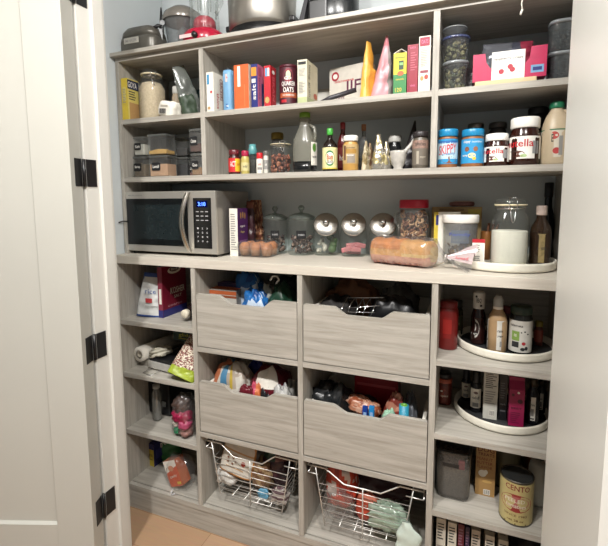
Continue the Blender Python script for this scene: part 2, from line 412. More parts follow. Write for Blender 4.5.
# ------------------------------------------------------------------ generic item builders
def camdir(x, y): return math.atan2(CP.y - y, CP.x - x)
def size_round(u0, u1, vt, y, z):
    vm = vt + 12
    a, b = at(u0, vm, y=y), at(u1, vm, y=y); xc = (a.x + b.x) / 2
    phi = math.atan2(CP.x - xc, y - CP.y)
    R = (b.x - a.x) / 2 * math.cos(phi)
    H = at((u0 + u1) / 2, vt, y=y).z - z
    return xc, R, H
def round_item(name, label, cat, u0, u1, vt, y, z, parts, group=None, face=0.0, H=None, x=None):
    xc, R, h = size_round(u0, u1, vt, y, z)
    if H: h = H
    if x is not None: xc = x
    root = T(name, label, cat, (xc, y, z), 0, group)
    ang = -PI / 2 + (camdir(xc, y) + PI / 2) * .95 + math.radians(face)
    for p in parts:
        mb = MB(); k = p[0]
        if k == 'lathe':
            seg = 28; sup = p[4] if len(p) > 4 else 2.0
            mb.lathe([(a * R, b * h) for a, b in p[3]], p[2], seg, None, True, sup)
        elif k == 'label':
            # ('label', name, z0, z1, r, half_angle_deg, mat, [items])
            _, nm, za, zb, rr, ha, mat, its = p
            r = R * rr + .0006; ha = math.radians(ha)
            mb.cylpatch(r, za * h, zb * h, ang - ha, ang + ha, mat, 22)
            for it in its:
                if it[0] == 't':      # text, centre offset (deg), z frac, width frac of 2R, height frac of h, mat, tilt
                    _, s, da, zc, w, hh, m = it[:7]; tl = it[7] if len(it) > 7 else 0
                    mb.cyltext(s, r + .0006, zc * h, ang + math.radians(da), w * 2 * R, hh * h, m, None, tl)
                elif it[0] == 'p':    # patch
                    _, da, zc, w, hh, m = it[:6]
                    mb.cylpatch(r + .0003, (zc - hh / 2) * h, (zc + hh / 2) * h, ang + math.radians(da - w), ang + math.radians(da + w), m, 10, None, len(it) > 6)
            k = None
        elif k == 'scatter':
            # ('scatter', name, z0, z1, r, n, size, [mats], shape)
            _, nm, za, zb, rr, n, sz, ms, shp = p
            rnd = random.Random(hash(label) % 1000 if False else len(label) * 7 + n)
            for i in range(n):
                q = math.sqrt(rnd.random()); q = q if rnd.random() < .3 else .75 + .25 * q
                g = rnd.random() * 2 * PI; rad = max(0, R * rr - sz) * q
                zz = za * h + sz * .8 + rnd.random() * max(.001, (zb - za) * h - sz)
                c = (rad * math.cos(g), rad * math.sin(g), zz)
                e = Euler((rnd.random() * 6, rnd.random() * 6, rnd.random() * 6)).to_matrix()
                m = rnd.choice(ms)
                if shp == 'ball': mb.ball(c, sz, m, 1, None, (1, .8, .7), e)
                elif shp == 'stick': mb.ball(c, sz, m, 1, None, (1.3, .28, .28), e)
                elif shp == 'flake': mb.ball(c, sz, m, 1, None, (1, .8, .25), e)
                elif shp == 'ring':
                    pts = [Vector(c) + e @ Vector((sz * .8 * math.cos(t * PI / 4), sz * .6 * math.sin(t * PI / 4), 0)) for t in range(8)]
                    mb.tube(pts, sz * .25, m, 5, True)
        mb.build(p[1], root)
    return root, R, h

def carton(name, label, cat, loc, w, d, h, mats, marks=(), rz=0, rx=0, group=None, ry=0):
    """printed box as one mesh, origin at its base centre. mats: front, right, top, left, back"""
    F, Rm, Tm = mats[0], mats[1], mats[2]; L = mats[3] if len(mats) > 3 else Rm; B = mats[4] if len(mats) > 4 else F
    mb = MB()
    mb.box(-w / 2, -d / 2, 0, w / 2, d / 2, h, [B, Tm, F, Rm, B, L])
    e = .0005
    fr = {'F': (Vector((-w / 2, -d / 2 - e, 0)), Vector((1, 0, 0)), Vector((0, 0, 1)), w, h),
          'R': (Vector((w / 2 + e, -d / 2, 0)), Vector((0, 1, 0)), Vector((0, 0, 1)), d, h),
          'L': (Vector((-w / 2 - e, d / 2, 0)), Vector((0, -1, 0)), Vector((0, 0, 1)), d, h),
          'T': (Vector((-w / 2, -d / 2, h + e)), Vector((1, 0, 0)), Vector((0, 1, 0)), w, d)}
    for i, mk in enumerate(marks):
        o, r, u, W, H = fr[mk[0]]
        n = r.cross(u); o = o + n * (i * .00006)
        c = o + r * (mk[2] * W) + u * (mk[3] * H)
        if mk[1] == 'p': mb.quad(c, r, u, mk[4] * W, mk[5] * H, mk[6])
        elif mk[1] == 'e': mb.quad(c, r, u, mk[4] * W, mk[5] * H, mk[6], None, 1)
        elif mk[1] == 'v': mb.text(mk[7], c, u, -r, mk[4] * H, mk[5] * W, mk[6])      # reads upwards
        elif mk[1] == 'd': mb.text(mk[7], c, -u, r, mk[4] * H, mk[5] * W, mk[6])      # reads downwards
        else: mb.text(mk[7], c, r, u, mk[4] * W, mk[5] * H, mk[6])
    o = mb.build(name); o.location = loc; o.rotation_euler = (rx, ry, rz)
    return tag(o, label, cat, group)
def fine(face, x0, x1, z0, z1, n, m=GREYINK):
    """rows of small print: thin bars"""
    out = []; rn = random.Random(n)
    for k in range(n):
        z = z1 - (k + .5) * (z1 - z0) / n; w = (x1 - x0) * (.6 + .4 * rn.random())
        out.append((face, 'p', x0 + w / 2, z, w, (z1 - z0) / n * .42, m))
    return out
def barcode(face, x, z, w, h, m=INK):
    out = [(face, 'p', x, z, w, h, PAPER)]
    for k in range(7): out.append((face, 'p', x - w * .4 + k * w * .8 / 6, z, w * (.04 + .04 * (k % 2)), h * .8, m))
    return out
def box_px(name, label, cat, u0, u1, u2, vt, y, z, mats, marks=(), h=None, group=None, d=None, gap=.0):
    """box whose front left edge, front right edge and (through the right face) back edge are seen at u0,u1,u2"""
    vm = vt + 15
    a, b = at(u0, vm, y=y), at(u1, vm, y=y); w = b.x - a.x - gap
    if d is None: d = max(.02, at(u2, vm, x=b.x).y - y)
    H = h or at((u0 + u1) / 2, vt, y=y).z - z
    return carton(name, label, cat, (a.x + gap / 2 + w / 2, y + d / 2, z), w, d, H, mats, marks, group=group)

def pouch(name, label, cat, loc, w, d, h, colf, rz=0, tilt=(0, 0), group=None, seed=1, neck=.12, crump=.006, top=1.0, nu=36, nv=22, extra=None, wtop=.95, mats=None):
    """stand-up bag: full base narrowing to a crimped flat top. colf(t, s) -> material (t height 0..1, s across -1..1, front bool)"""
    mb = MB(); vs = []; fs = []; ms = []
    for j in range(nv + 1):
        t = j / nv
        th_ = d / 2 * max(.0, (1 - t ** 1.7)) ** .75 + .0012
        ww = w / 2 * (1 - (1 - wtop) * t)
        for i in range(nu):
            a = 2 * PI * i / nu; c, s_ = math.cos(a), math.sin(a)
            e = (abs(c) ** 3 + abs(s_) ** 3) ** (-1 / 3.0)
            x = ww * c * (e if t < .85 else 1 / max(abs(c), .02) ** 0) ; y = th_ * s_ * e
            n = noise.noise(Vector((x * 28 + seed * 3, s_ * 2, t * 7 + seed))) + .5 * noise.noise(Vector((x * 70 + seed, s_ * 4, t * 16)))
            k = crump * math.sin(PI * min(1, t * 1.1 + .04))
            vs.append((x + .5 * k * n, y + k * n * (1 if s_ >= 0 else -1), h * t + k * .5 * n * (t > .02)))
    for j in range(nv):
        for i in range(nu):
            i2 = (i + 1) % nu; fs.append((j * nu + i, j * nu + i2, (j + 1) * nu + i2, (j + 1) * nu + i))
            a = 2 * PI * (i + .5) / nu; ms.append(colf((j + .5) / nv, math.cos(a), math.sin(a) < 0))
    fs.append(tuple(range(nu))[::-1]); ms.append(colf(0, 0, True)); fs.append(tuple(nv * nu + i for i in range(nu))); ms.append(colf(1, 0, True))
    mb.add(vs, fs, ms, True)
    if extra: extra(mb)
    o = mb.build(name); o.location = loc; o.rotation_euler = (tilt[0], tilt[1], rz)
    return tag(o, label, cat, group)

def blob(mb, c, size, colf, seed=1, amp=.18, sup=2.6, flat=.0, nu=32, nv=20, freq=2.2, M=None):
    """crumpled packet or lump, flattened below"""
    vs = []; fs = []; ms = []
    for j in range(nv + 1):
        ph = PI * j / nv
        for i in range(nu):
            a = 2 * PI * i / nu
            p = Vector((math.sin(ph) * math.cos(a), math.sin(ph) * math.sin(a), -math.cos(ph)))
            e = (abs(p.x) ** sup + abs(p.y) ** sup + abs(p.z) ** sup) ** (-1 / sup)
            n = noise.noise(p * freq + Vector((seed * 5.3, seed, 0))) + .5 * noise.noise(p * freq * 2.7 + Vector((seed, 2, seed * 2.1)))
            r = e * (1 + amp * n)
            z = p.z * r
            if flat and z < -flat: z = -flat
            vs.append((c[0] + p.x * r * size[0] / 2, c[1] + p.y * r * size[1] / 2, c[2] + z * size[2] / 2))
    for j in range(nv):
        for i in range(nu):
            i2 = (i + 1) % nu; fs.append((j * nu + i, j * nu + i2, (j + 1) * nu + i2, (j + 1) * nu + i)); ms.append(colf((j + .5) / nv, math.cos(2 * PI * i / nu), math.sin(2 * PI * i / nu)))
    mb.add(vs, fs, ms, True, M)
    return mb
def packet(name, label, cat, loc, size, colf, seed=1, rot=(0, 0, 0), amp=.18, sup=2.8, group=None, freq=2.2, marks=None):
    mb = MB(); cf = colf if callable(colf) else (lambda *a: colf)
    blob(mb, (0, 0, size[2] / 2), size, cf, seed, amp, sup, .8, 36, 24, freq)
    if marks: marks(mb)
    o = mb.build(name); o.location = loc; o.rotation_euler = rot
    return tag(o, label, cat, group)

# ================================================================== ON TOP OF THE SHELVING
# grey sandwich toaster
a, b = at(123, 40, y=.13), at(166, 35, y=.13); h = at(145, 27, y=.13).z - ZTOP
t = T('electric_grill', 'dark taupe countertop grill with pale nameplate, leftmost appliance on top', 'appliance', (( a.x + b.x) / 2 - .016, .15, ZTOP))
w = (b.x - a.x) * .80; TA = K('5a5750', .35, .3)
MB().lathe([(0, 0), (w * .50, 0), (w * .52, .01), (w * .52, h * .5), (w * .50, h * .62), (0, h * .62)], TA, 40, None, True, 4.5, 1, .62).build('body', t)
MB().lathe([(0, h * .6), (w * .50, h * .62), (w * .47, h * .82), (w * .38, h * .97), (w * .2, h), (0, h)], TA, 40, None, True, 4.0, 1, .62).build('lid', t)
mb = MB().box(-w * .30, -w * .335, h * .38, w * .12, -w * .32, h * .58, K('b5b1a8', .4), .002); mb.text('MAKER', (-w * .09, -w * .336, h * .48), (1, 0, 0), (0, 0, 1), w * .32, h * .1, GREYINK); mb.build('nameplate', t)
MB().tube([(w * .38, -.02, h * .9), (w * .45, -.01, h * 1.0), (w * .52, 0, h * .98)], .008, BLACK).build('handle', t)
# black rod with plug
p = at(156, 9, y=.30)
t = T('whisk_rod', 'slim black rod standing upright behind the taupe grill', 'utensil', (p.x, .335, ZTOP))
MB().lathe([(0, 0), (.016, 0), (.016, .02), (.009, .03), (.011, p.z - ZTOP - .06), (.006, p.z - ZTOP - .01), (.003, p.z - ZTOP + .02), (0, p.z - ZTOP + .02)], BLACK, 14).build('shaft', t)
MB().lathe([(0, 0), (.022, 0), (.022, .006), (0, .006)], DARK, 14).build('foot', t)
# food processor bowl
xc, R, H = size_round(163, 204, 8, .22, ZTOP)
t = T('food_processor_bowl', 'clear food processor bowl with domed smoky lid and dark handle beside the red blender', 'food processor', (xc, .22, ZTOP))
MB().lathe([(0, .003), (R * .7, .003), (R * .92, H * .7), (R * .96, H * .72)], thin('bowl_plastic', 'c4c8ca', .08, .1, .12), 36).build('bowl', t)
MB().lathe([(R * 1.0, H * .70), (R * 1.02, H * .76), (R * .92, H * .86), (R * .55, H * .97), (0, H)], K('77726b', .25, .2), 36).build('lid', t)
MB().lathe([(R * .3, 0), (R * .3, H * .5), (R * .12, H * .62), (0, H * .62)], thin('hub_plastic', 'b0b0b0', .1, .2, .2), 20).build('hub', t)
ang = -2.45
hm = Matrix.Rotation(ang, 4, 'Z')
mb = MB(); mb.prism([(R * .8, .01), (R * 1.12, .01), (R * 1.18, H * .5), (R * 1.12, H * .68), (R * .9, H * .70), (R * .9, H * .62), (R * 1.02, H * .58), (R * 1.03, H * .2), (R * .8, H * .14)], -.016, .016, K('3a3c3e', .35), 'y', hm); mb.build('handle', t)
# red blender
xc, R, H = size_round(187, 229, 24, .16, ZTOP); RED = K('a01230', .25)
t = T('blender', 'red blender with clear ribbed jar on top of the shelving', 'blender', (xc + .005, .135, ZTOP))
mb = MB().lathe([(0, 0), (R * .98, 0), (R, .012), (R * .98, .034), (R * .86, .050), (R * .66, .058), (0, .058)], RED, 32, None, True, 2.4); mb.build('base', t); H = .06
MB().quad((-R * .35, -R * 1.02, H * .33), (1, 0, 0), (0, .0, 1), R * .75, H * .22, K('d8b8b8', .4)).build('nameplate', t)
mb = MB().lathe([(0, 0), (R * .13, 0), (R * .13, .012), (0, .014)], BLACK, 16, Matrix.Translation((R * .15, -R * 1.0, H * .3)) @ Matrix.Rotation(PI / 2, 4, 'X')); mb.build('dial', t)
MB().lathe([(0, .056), (R * .56, .056), (R * .52, .098), (R * .40, .110), (0, .110)], RED, 28).build('collar', t)
JH = .27
mb = MB().lathe([(R * .64, .056), (R * .62, .10), (R * .60, .14), (R * .68, JH), (R * .70, JH + .004)], CLEARP, 28, None, True, 3)
for k in range(8):
    g = k * PI / 4 + .3; mb.tube([(R * .61 * math.cos(g), R * .61 * math.sin(g), .12), (R * .67 * math.cos(g), R * .67 * math.sin(g), JH)], .003, CLEARP, 6)
mb.build('jar', t)
MB().tube([(R * .68, 0, JH - .02), (R * 1.0, -.01, JH - .03), (R * 1.02, -.01, .15), (R * .66, 0, .12)], .008, CLEARP, 8).build('handle', t)
# steel slow cooker
a, b = at(231, 20, y=.20), at(293, 10, y=.20); R = (b.x - a.x) / 2
t = T('slow_cooker', 'large brushed steel slow cooker with black foot and side grips', 'slow cooker', ((a.x + b.x) / 2, .21, ZTOP))
HH = .19
MB().lathe([(0, 0), (R * .80, 0), (R * .88, .012), (R * .95, .052), (0, .052)], BLACK, 40, None, True, 2, 1, .85).build('foot', t)
MB().lathe([(0, .050), (R * .95, .052), (R * 1.0, .064), (R * 1.02, HH), (R * .98, HH + .006), (0, HH + .006)], STEEL, 40, None, True, 2, 1, .85).build('body', t)
for s in (-1, 1): MB().box(s * R * 1.0 - .012, -.035, .062, s * R * 1.0 + .016, .035, .085, BLACK, .006).build('handle', t)
MB().lathe([(R * .98, HH + .006), (R * .9, HH + .03), (R * .3, HH + .05), (0, HH + .052)], GLASS, 40, None, True, 2, 1, .85).build('lid', t)
# black stand appliance
a, b = at(309, 12, y=.18), at(357, 8, y=.18); w = b.x - a.x
t = T('stand_appliance', 'black countertop appliance with curved base and slanted arm on top', 'appliance', ((a.x + b.x) / 2, .20, ZTOP))
MB().lathe([(0, 0), (w * .40, 0), (w * .48, .012), (w * .5, .05), (w * .5, .12), (w * .42, .14), (0, .14)], K('222426', .25), 36, None, True, 2.3, 1, .75).build('base', t)
MB().box(-w * .40, -w * .42, .004, -w * .02, -w * .33, .10, BLACK, .006).build('front_housing', t)
MB().box(-w * .2, -w * .1, .13, w * .3, w * .2, .24, K('222426', .25), .012).build('head', t)
p0 = at(297, 20, y=.16); p1 = at(308, 0, y=.16)
mb = MB(); mb.prism([(-w * .80, 0), (-w * .66, 0), (-w * .50, .13), (-w * .58, .13)], -.03, .01, DARK, 'y'); mb.build('arm', t)
# grey tin
a, b = at(374, 4, y=.2), at(402, 2, y=.2); w = b.x - a.x
t = T('storage_tin', 'low grey lidded tin, rightmost object on top of the shelving', 'tin', ((a.x + b.x) / 2, .2, ZTOP))
MB().box(-w / 2, -.07, 0, w / 2, .07, .028, K('8a8886', .4), .006).build('tray', t)
MB().box(-w * .54, -.076, .028, w * .54, .076, .038, K('5c5b5a', .4), .004).build('lid', t)

# ================================================================== SHELF A, LEFT CELL
Y0 = YU + .006
YEL = K('cdb43c', .5); YELC = K('cfc06a', .5); NAVY = K('16203f', .5); TERR = K('b08a58', .6)
box_px('food_box', 'yellow dry food box with printed orange picture, leftmost on the upper shelf', 'box', 121.5, 127.5, 138.5, 78, Y0, ZM, (YEL, YELC, YEL),
       [('R', 'p', .5, .86, .98, .22, NAVY), ('R', 't', .45, .86, .8, .14, WHITE, 'GOYA'), ('R', 'p', .55, .22, .86, .42, TERR), ('F', 'p', .5, .62, .55, .34, YELC)] + fine('R', .1, .9, .48, .72, 4, INK) + fine('F', .2, .8, .4, .75, 9, GREYINK))
def clamp_jar(label, u0, u1, vt, y, z, fill, fillmat, group=None, lump=None, sup=2.6, extra=()):
    """wire-clamp preserving jar"""
    H0 = None
    parts = [('lathe', 'glass_body', GLASS, [(0, .004), (.86, .004), (.97, .04), (1, .1), (1, .64), (.95, .72), (.76, .79), (.76, .86), (.82, .865), (.82, .885)], sup),
             ('lathe', 'rubber_ring', K('cfc3a2', .6), [(.70, .885), (.86, .885), (.86, .91), (.70, .91)]),
             ('lathe', 'glass_lid', GLASS, [(.84, .91), (.84, .96), (.74, .985), (.4, .99), (0, 1.0)])]
    if fillmat: parts.insert(1, ('lathe', 'contents', fillmat, [(0, .01), (.84, .01), (.93, .05), (.95, .1), (.95, min(fill, .64) - .01), (.93 if fill < .64 else .72, fill), (.4, fill + .012), (0, fill - .006)], sup))
    if lump: parts.append(lump)
    root, R, H = round_item('clamp_jar', label, 'jar', u0, u1, vt, y, z, parts + list(extra), group)
    g = camdir(root.location.x, y) + .15; M = Matrix.Rotation(g, 4, 'Z')
    mb = MB(); r = .0016
    mb.tube([(R * .79 * math.cos(t * PI / 12), R * .79 * math.sin(t * PI / 12), H * .845) for t in range(24)], r, CHROME, 6, True)
    mb.tube([(R * .86, -R * .14, H * .85), (R * .98, -R * .12, H * .78), (R * 1.04, -R * .08, H * .68), (R * 1.06, 0, H * .65), (R * 1.04, R * .08, H * .68), (R * .98, R * .12, H * .78), (R * .86, R * .14, H * .85)], r, CHROME, 6, False, M)
    mb.tube([(R * .88, -R * .2, H * .85), (R * .92, -R * .2, H * .96), (R * .5, -R * .2, H * 1.0), (R * .5, R * .2, H * 1.0), (R * .92, R * .2, H * .96), (R * .88, R * .2, H * .85)], r, CHROME, 6, False, M)
    M2 = Matrix.Rotation(g + PI, 4, 'Z')
    mb.tube([(R * .84, -R * .25, H * .85), (R * .96, -R * .25, H * .93), (R * .96, R * .25, H * .93), (R * .84, R * .25, H * .85)], r, CHROME, 6, False, M2)
    mb.build('wire_bail', root)
    return root
FLOUR = K('c2ae94', .9, 0, .12, 150)
clamp_jar('wire-clamp jar filled with beige grain, on the upper left shelf', 139, 164.5, 70.5, YU + .085, ZM, .74, FLOUR)
# crumpled white packet lying on its side
p = at(167, 107, y=.10)
def mk(mb): pass
mb = MB()
blob(mb, (0, 0, .0335), (.085, .07, .068), lambda *a: PAPER, 4, .10, 4, .9)
for k in range(8): mb.box(-.024 + k * .0045, -.0375, .014, -.0222 + k * .0045 + .001 * (k % 2), -.0365, .034, INK)
mb.quad((0, -.037, .045), (1, 0, 0), (0, 0, 1), .04, .006, K('a59f93', .7)); o = mb.build('flour_packet')
o.location = (p.x, .115, ZM); o.rotation_euler = (0, .15, -.1); tag(o, 'small crumpled white paper packet with barcode beside the grain jar', 'packet')
round_item('spice_jar', 'small jar with white lid behind the crumpled white packet', 'jar', 172, 182, 87, YU + .17, ZM,
           [('lathe', 'jar_body', K('b8a58c', .5), [(0, 0), (.95, 0), (1, .03), (1, .72), (.8, .8)]), ('lathe', 'lid', WHITE, [(.0, .8), (.85, .8), (.88, .84), (.88, .98), (.8, 1), (0, 1)])])
DG = K('31402f', .5); CLB = thin('frosted_bag', 'a8b0ac', .12, .18, .30, 'a9aea8')
p = at(189, 105, y=.17)
pouch('food_bag', 'tall clear and green bag leaning against the upper divider', 'bag', (p.x + .025, .175, ZM), .10, .05, .218, lambda t, s, f: DG if t < .45 and s < .3 else CLB, .9, (0, -.30), seed=3, crump=.012, wtop=.5)
p = at(196, 100, y=.30)
pouch('food_bag', 'small clear bag of beige crumbs at the right of the upper left cell', 'bag', (p.x - .03, .245, ZM), .07, .05, .12, lambda t, s, f: K('b39f86', .6, 0, .2, 120) if t < .5 else CLB, .2, (0, .02), seed=5, crump=.008)
pouch('food_bag', 'teal and silver snack bag at the back of the upper left cell', 'bag', (at(199, 95, y=.34).x - .03, .335, ZM), .08, .05, .17, lambda t, s, f: K('4a7480', .35) if t > .6 else K('3c4650', .3), .1, (0, .0), seed=6, crump=.01)

# ================================================================== SHELF A, CENTRE CELL
BLU = K('2e5f9e', .45); LBL = K('6f9cc0', .45); DBL = K('232a6e', .45); REDB = K('b3202c', .45); ORG = K('cf5f2e', .5); PNK = K('c96b8e', .5)
box_px('cracker_box', 'white box with light blue corner panel, leftmost in the upper centre cell', 'box', 206.5, 213.5, 223.5, 72, Y0 + .004, ZM, (PAPER, PAPER, PAPER),
       [('F', 'p', .25, .82, .3, .25, K('2c86b4', .5)), ('F', 'e', .65, .5, .3, .07, REDB), ('F', 'e', .3, .1, .4, .08, TERR), ('R', 'd', .75, .62, .55, .3, K('7c1f38', .6), 'CRACKERS'), ('R', 'd', .4, .3, .4, .24, REDB, 'thins')])
round_item('drink_carton', 'slim blue bottle with curved handle mark between white and orange boxes', 'bottle', 223.5, 234, 68.5, Y0 + .028, ZM,
           [('lathe', 'bottle_body', LBL, [(0, 0), (.95, 0), (1, .03), (1, .86), (.9, .94), (.5, .95)], 3), ('lathe', 'cap', DARK, [(0, .95), (.5, .95), (.5, 1), (0, 1)]),
            ('label', 'label', .66, .84, 1.0, 40, K('c9b7b4', .5), [('t', 'fresh', 0, .76, .5, .05, REDB)]),
            ('label', 'stripe', .06, .16, 1.0, 40, K('3c6ca3', .5), [('t', 'water', 0, .11, .6, .05, WHITE)])])
box_px('pasta_box', 'tall orange box with narrow white label strip on the upper centre shelf', 'box', 234, 248.5, 250.5, 64.5, Y0 + .004, ZM, (ORG, CREAM, ORG),
       [('F', 'p', .34, .74, .2, .46, PAPER), ('F', 'p', .72, .3, .04, .5, K('d77b50', .5))])
box_px('tea_box', 'dark blue box with orange corner picture and red side', 'box', 251, 257.5, 263.5, 64, Y0 + .004, ZM, (DBL, PNK, DBL),
       [('F', 'p', .45, .83, .8, .2, K('d6892e', .5)), ('F', 'p', .4, .62, .6, .09, PAPER), ('F', 'v', .45, .36, .36, .55, WHITE, 'salt'), ('R', 'p', .35, .84, .5, .2, K('b4526f', .5)), ('R', 'd', .3, .45, .5, .2, K('5c3c88', .5), 'mixes'), ('R', 'p', .8, .3, .35, .6, DBL)])
box_px('biscuit_box', 'bright red box with blue and gold marks next to the oats canister', 'box', 264, 270.5, 276, 65.5, Y0 + .004, ZM, (REDB, K('a81c28', .45), REDB),
       [('F', 'p', .35, .84, .35, .2, LBL), ('F', 'p', .7, .84, .25, .2, WHITE), ('F', 'e', .45, .16, .7, .16, K('b7985c', .5)), ('R', 'e', .5, .86, .5, .1, WHITE), ('R', 'd', .5, .45, .6, .4, K('d7606a', .5), 'BRAN')])
OATB = K('3a1c1c', .5)
round_item('oats_canister', 'round dark red oats canister with white lettering and orange band', 'canister', 279.5, 297.5, 66.5, Y0 + .046, ZM,
           [('lathe', 'can_body', OATB, [(0, 0), (1, 0), (1, .93), (0, .93)]), ('lathe', 'lid', K('4a1020', .4), [(0, .92), (1.02, .92), (1.02, .99), (.95, 1), (0, 1)]),
            ('label', 'label', .04, .92, 1.0, 88, K('431320', .5), [('p', 0, .72, 30, .36, K('7e1c2e', .5), 1), ('p', 0, .74, 15, .2, K('d9c0a0', .5), 1), ('p', -3, .66, 22, .08, WHITE, 1), ('t', 'QUAKER', 0, .52, .82, .12, WHITE), ('t', 'OATS', 0, .38, .62, .12, WHITE), ('p', 0, .25, 62, .12, K('a3502c', .5)), ('t', 'OLD FASHIONED', 0, .25, .7, .04, WHITE), ('p', -30, .11, 18, .07, REDB)])])
box_px('rice_box', 'cream box with fine print and green base beside the oats canister', 'box', 297.5, 307, 317.5, 59.5, Y0 + .002, ZM, (K('cdc8b4', .55), K('c9c2a8', .55), CREAM),
       fine('F', .12, .88, .62, .8, 6) + fine('F', .12, .8, .22, .5, 8) + [('F', 'p', .5, .92, .8, .06, INK), ('F', 'p', .5, .07, .98, .13, K('a9b184', .5)), ('R', 'd', .2, .5, .8, .2, K('7a7466', .6), 'long grain'), ('R', 'e', .75, .25, .35, .14, K('b55a40', .5)), ('R', 'p', .5, .07, .98, .13, K('a9b184', .5))])
# large white carton lying angled at the back, with red lettering
p = at(338, 90, y=.30)
carton('popcorn_box', 'big white box with dark red lettering turned at the back of the centre cell', 'box', (at(343, 88, y=.25).x + .034, .255, ZM), .165, .06, .158, (K('c9c3b8', .55), PAPER, PAPER),
       [('F', 'e', .16, .80, .2, .22, K('9c2634', .5)), ('F', 'e', .16, .80, .12, .12, PAPER), ('F', 't', .62, .48, .42, .34, K('5b2340', .5), 'JIF'), ('F', 't', .4, .67, .5, .06, REDB, 'microwave'), ('F', 'e', .45, .1, .28, .14, K('8a2733', .5)), ('F', 't', .3, .26, .22, .1, K('5b2340', .5), 'ups')], rz=-.25)
carton('storage_carton', 'plain pale flat carton standing behind the turned white box', 'box', (at(330, 90, y=.355).x - .02, .362, ZM), .20, .024, .115, (K('b9b6ab', .6), PAPER, PAPER), [('F', 'p', .5, .75, .96, .3, K('cfccc3', .6))])
# dark slim wand leaning across
w0, w1 = at(322, 93, y=.155), at(352, 81, y=.155)
o = MB().tube([(0, 0, .006), (.04, .0, .022), ((w1.x - w0.x) * 1.15, .02, w1.z - w0.z + .016)], .0085, K('353238', .35), 10); o = o.build('electric_knife')
o.location = (w0.x, .13, ZM); tag(o, 'dark slim wand lying in front of the big white box', 'utensil')
pouch('snack_bag', 'upright orange-yellow bag with peaked top on the upper centre shelf', 'bag', (at(367.5, 85, y=.12).x, .135, ZM), .085, .036, at(365, 41, y=.12).z - ZM, lambda t, s, f: K('d39a3a', .4) if s > -.5 else K('dba84c', .4), 1.25, seed=11, crump=.008, wtop=.35)
pouch('snack_bag', 'pink bag with pinched pointed top and grey side', 'bag', (at(383, 85, y=.12).x - .006, .135, ZM), .085, .062, at(381, 34, y=.12).z - ZM, lambda t, s, f: (K('c9939a', .35) if s < .35 else K('8b8380', .4)) if t < .8 else K('b8747c', .4), .35, (0, .07), seed=13, crump=.010, wtop=.08)
GRN = K('2d7a3e', .45)
t = box_px('juice_carton', 'green and yellow carton with opened peaked top', 'carton', 393.5, 406.5, 410, 53, Y0 + .002, ZM, (K('d2c32c', .5), GRN, K('cfc7a8', .6)),
       [('F', 'p', .5, .24, 1, .48, GRN), ('F', 'p', .6, .70, .36, .22, K('1e3b2a', .5)), ('F', 'p', .6, .73, .28, .06, K('7dbb6a', .5)), ('F', 'e', .55, .5, .5, .12, K('b65a2c', .5)), ('F', 't', .5, .36, .6, .05, YEL, 'naturals'), ('F', 't', .4, .10, .5, .1, YEL, '120'), ('F', 'p', .5, .89, .8, .035, K('8a8f2e', .5))], d=.055)
wj = .06
fl = MB(); hh = at(400, 53, y=.07).z - ZM; ww = (at(406.5, 68, y=.0692).x - at(393.5, 68, y=.0692).x)
fl.tube([(-ww / 2, -.027, hh), (0, -.005, hh + .02), (ww / 2, -.027, hh)], .0012, PAPER, 5); fl.add([(-ww / 2, -.026, hh), (ww / 2, .026, hh), (ww / 2, .027, hh), (0, .0, hh + .02), (-ww / 2, .026, hh)], [(0, 3, 4), (1, 2, 3)], PAPER)
o = fl.build('opened_flap', t)
box_px('pasta_box', 'dark red box with white lettering between green carton and white box', 'box', 407.5, 418, 420, 44.5, Y0 + .004, ZM, (K('8e1a30', .45), K('7a1428', .45), K('8e1a30', .5)),
       [('F', 't', .45, .93, .7, .05, PNK, 'QUICK')] + fine('F', .3, .9, .45, .85, 8, K('b85a6a', .5)) + [('F', 'p', .16, .5, .1, .9, K('7a1428', .5)), ('F', 't', .55, .15, .5, .05, PNK, 'wheat')], d=.05)
box_px('grain_box', 'tall white box with dark red top band, rightmost in the upper centre cell', 'box', 419, 430.5, 432, 36, Y0 + .001, ZM, (PAPER, PAPER, PAPER),
       [('F', 'p', .5, .9, .86, .16, K('94203a', .5)), ('F', 't', .5, .9, .6, .07, PNK, 'OATS'), ('F', 'p', .5, .36, .7, .05, K('8a3b4a', .5)), ('F', 'e', .3, .24, .3, .09, TERR), ('F', 'e', .68, .26, .35, .09, K('a43c2c', .5))] + fine('F', .15, .85, .45, .78, 11, K('a9a49c', .6)), d=.05)

# ================================================================== SHELF A, RIGHT CELL
GREEN2 = [K('57593a', .8), K('6d6b4c', .8), K('3c4130', .8), K('7c7554', .8)]
RM = 'round_tub'
def deli(label, u0, u1, vt, y, z, mats, lidm, group=None, H=None):
    P = [('lathe', 'tub', CLEARP, [(0, .01), (.82, .01), (.86, .05), (.96, .86), (.96, .88)]),
         ('lathe', 'lid', lidm, [(0, .90), (.9, .90), (1, .88), (1, .99), (.95, 1), (.9, .95), (0, .95)])]
    if mats: P.insert(1, ('scatter', 'contents', .02, .84, .88, 70, .010, mats, 'flake'))
    return round_item('deli_tub', label, 'tub', u0, u1, vt, y, z, P, group, H=H)
CLID = thin('clear_lid', 'c9cfd4', .12, .12, .40, 'c6ccd0')
y = YU + .075
hA = .085
t1 = deli('clear tub of dark dried herbs, lowest of the stack beside the right divider', 441.5, 469, 60, y, ZM, GREEN2, CLID, 'stacked deli tubs by the divider', H=.095)[0]
t2 = deli('clear tub of dried herbs, middle of the stack beside the right divider', 440.5, 470, 45, y, ZM + .0955, GREEN2, thin('blue_lid', '8890b8', .1, .15, .45, '5f6a98'), 'stacked deli tubs by the divider', H=.075)[0]
t3 = deli('small empty clear tub topping the stack beside the right divider', 442, 467, 32, y, ZM + .171, None, CLID, 'stacked deli tubs by the divider', H=.030)[0]
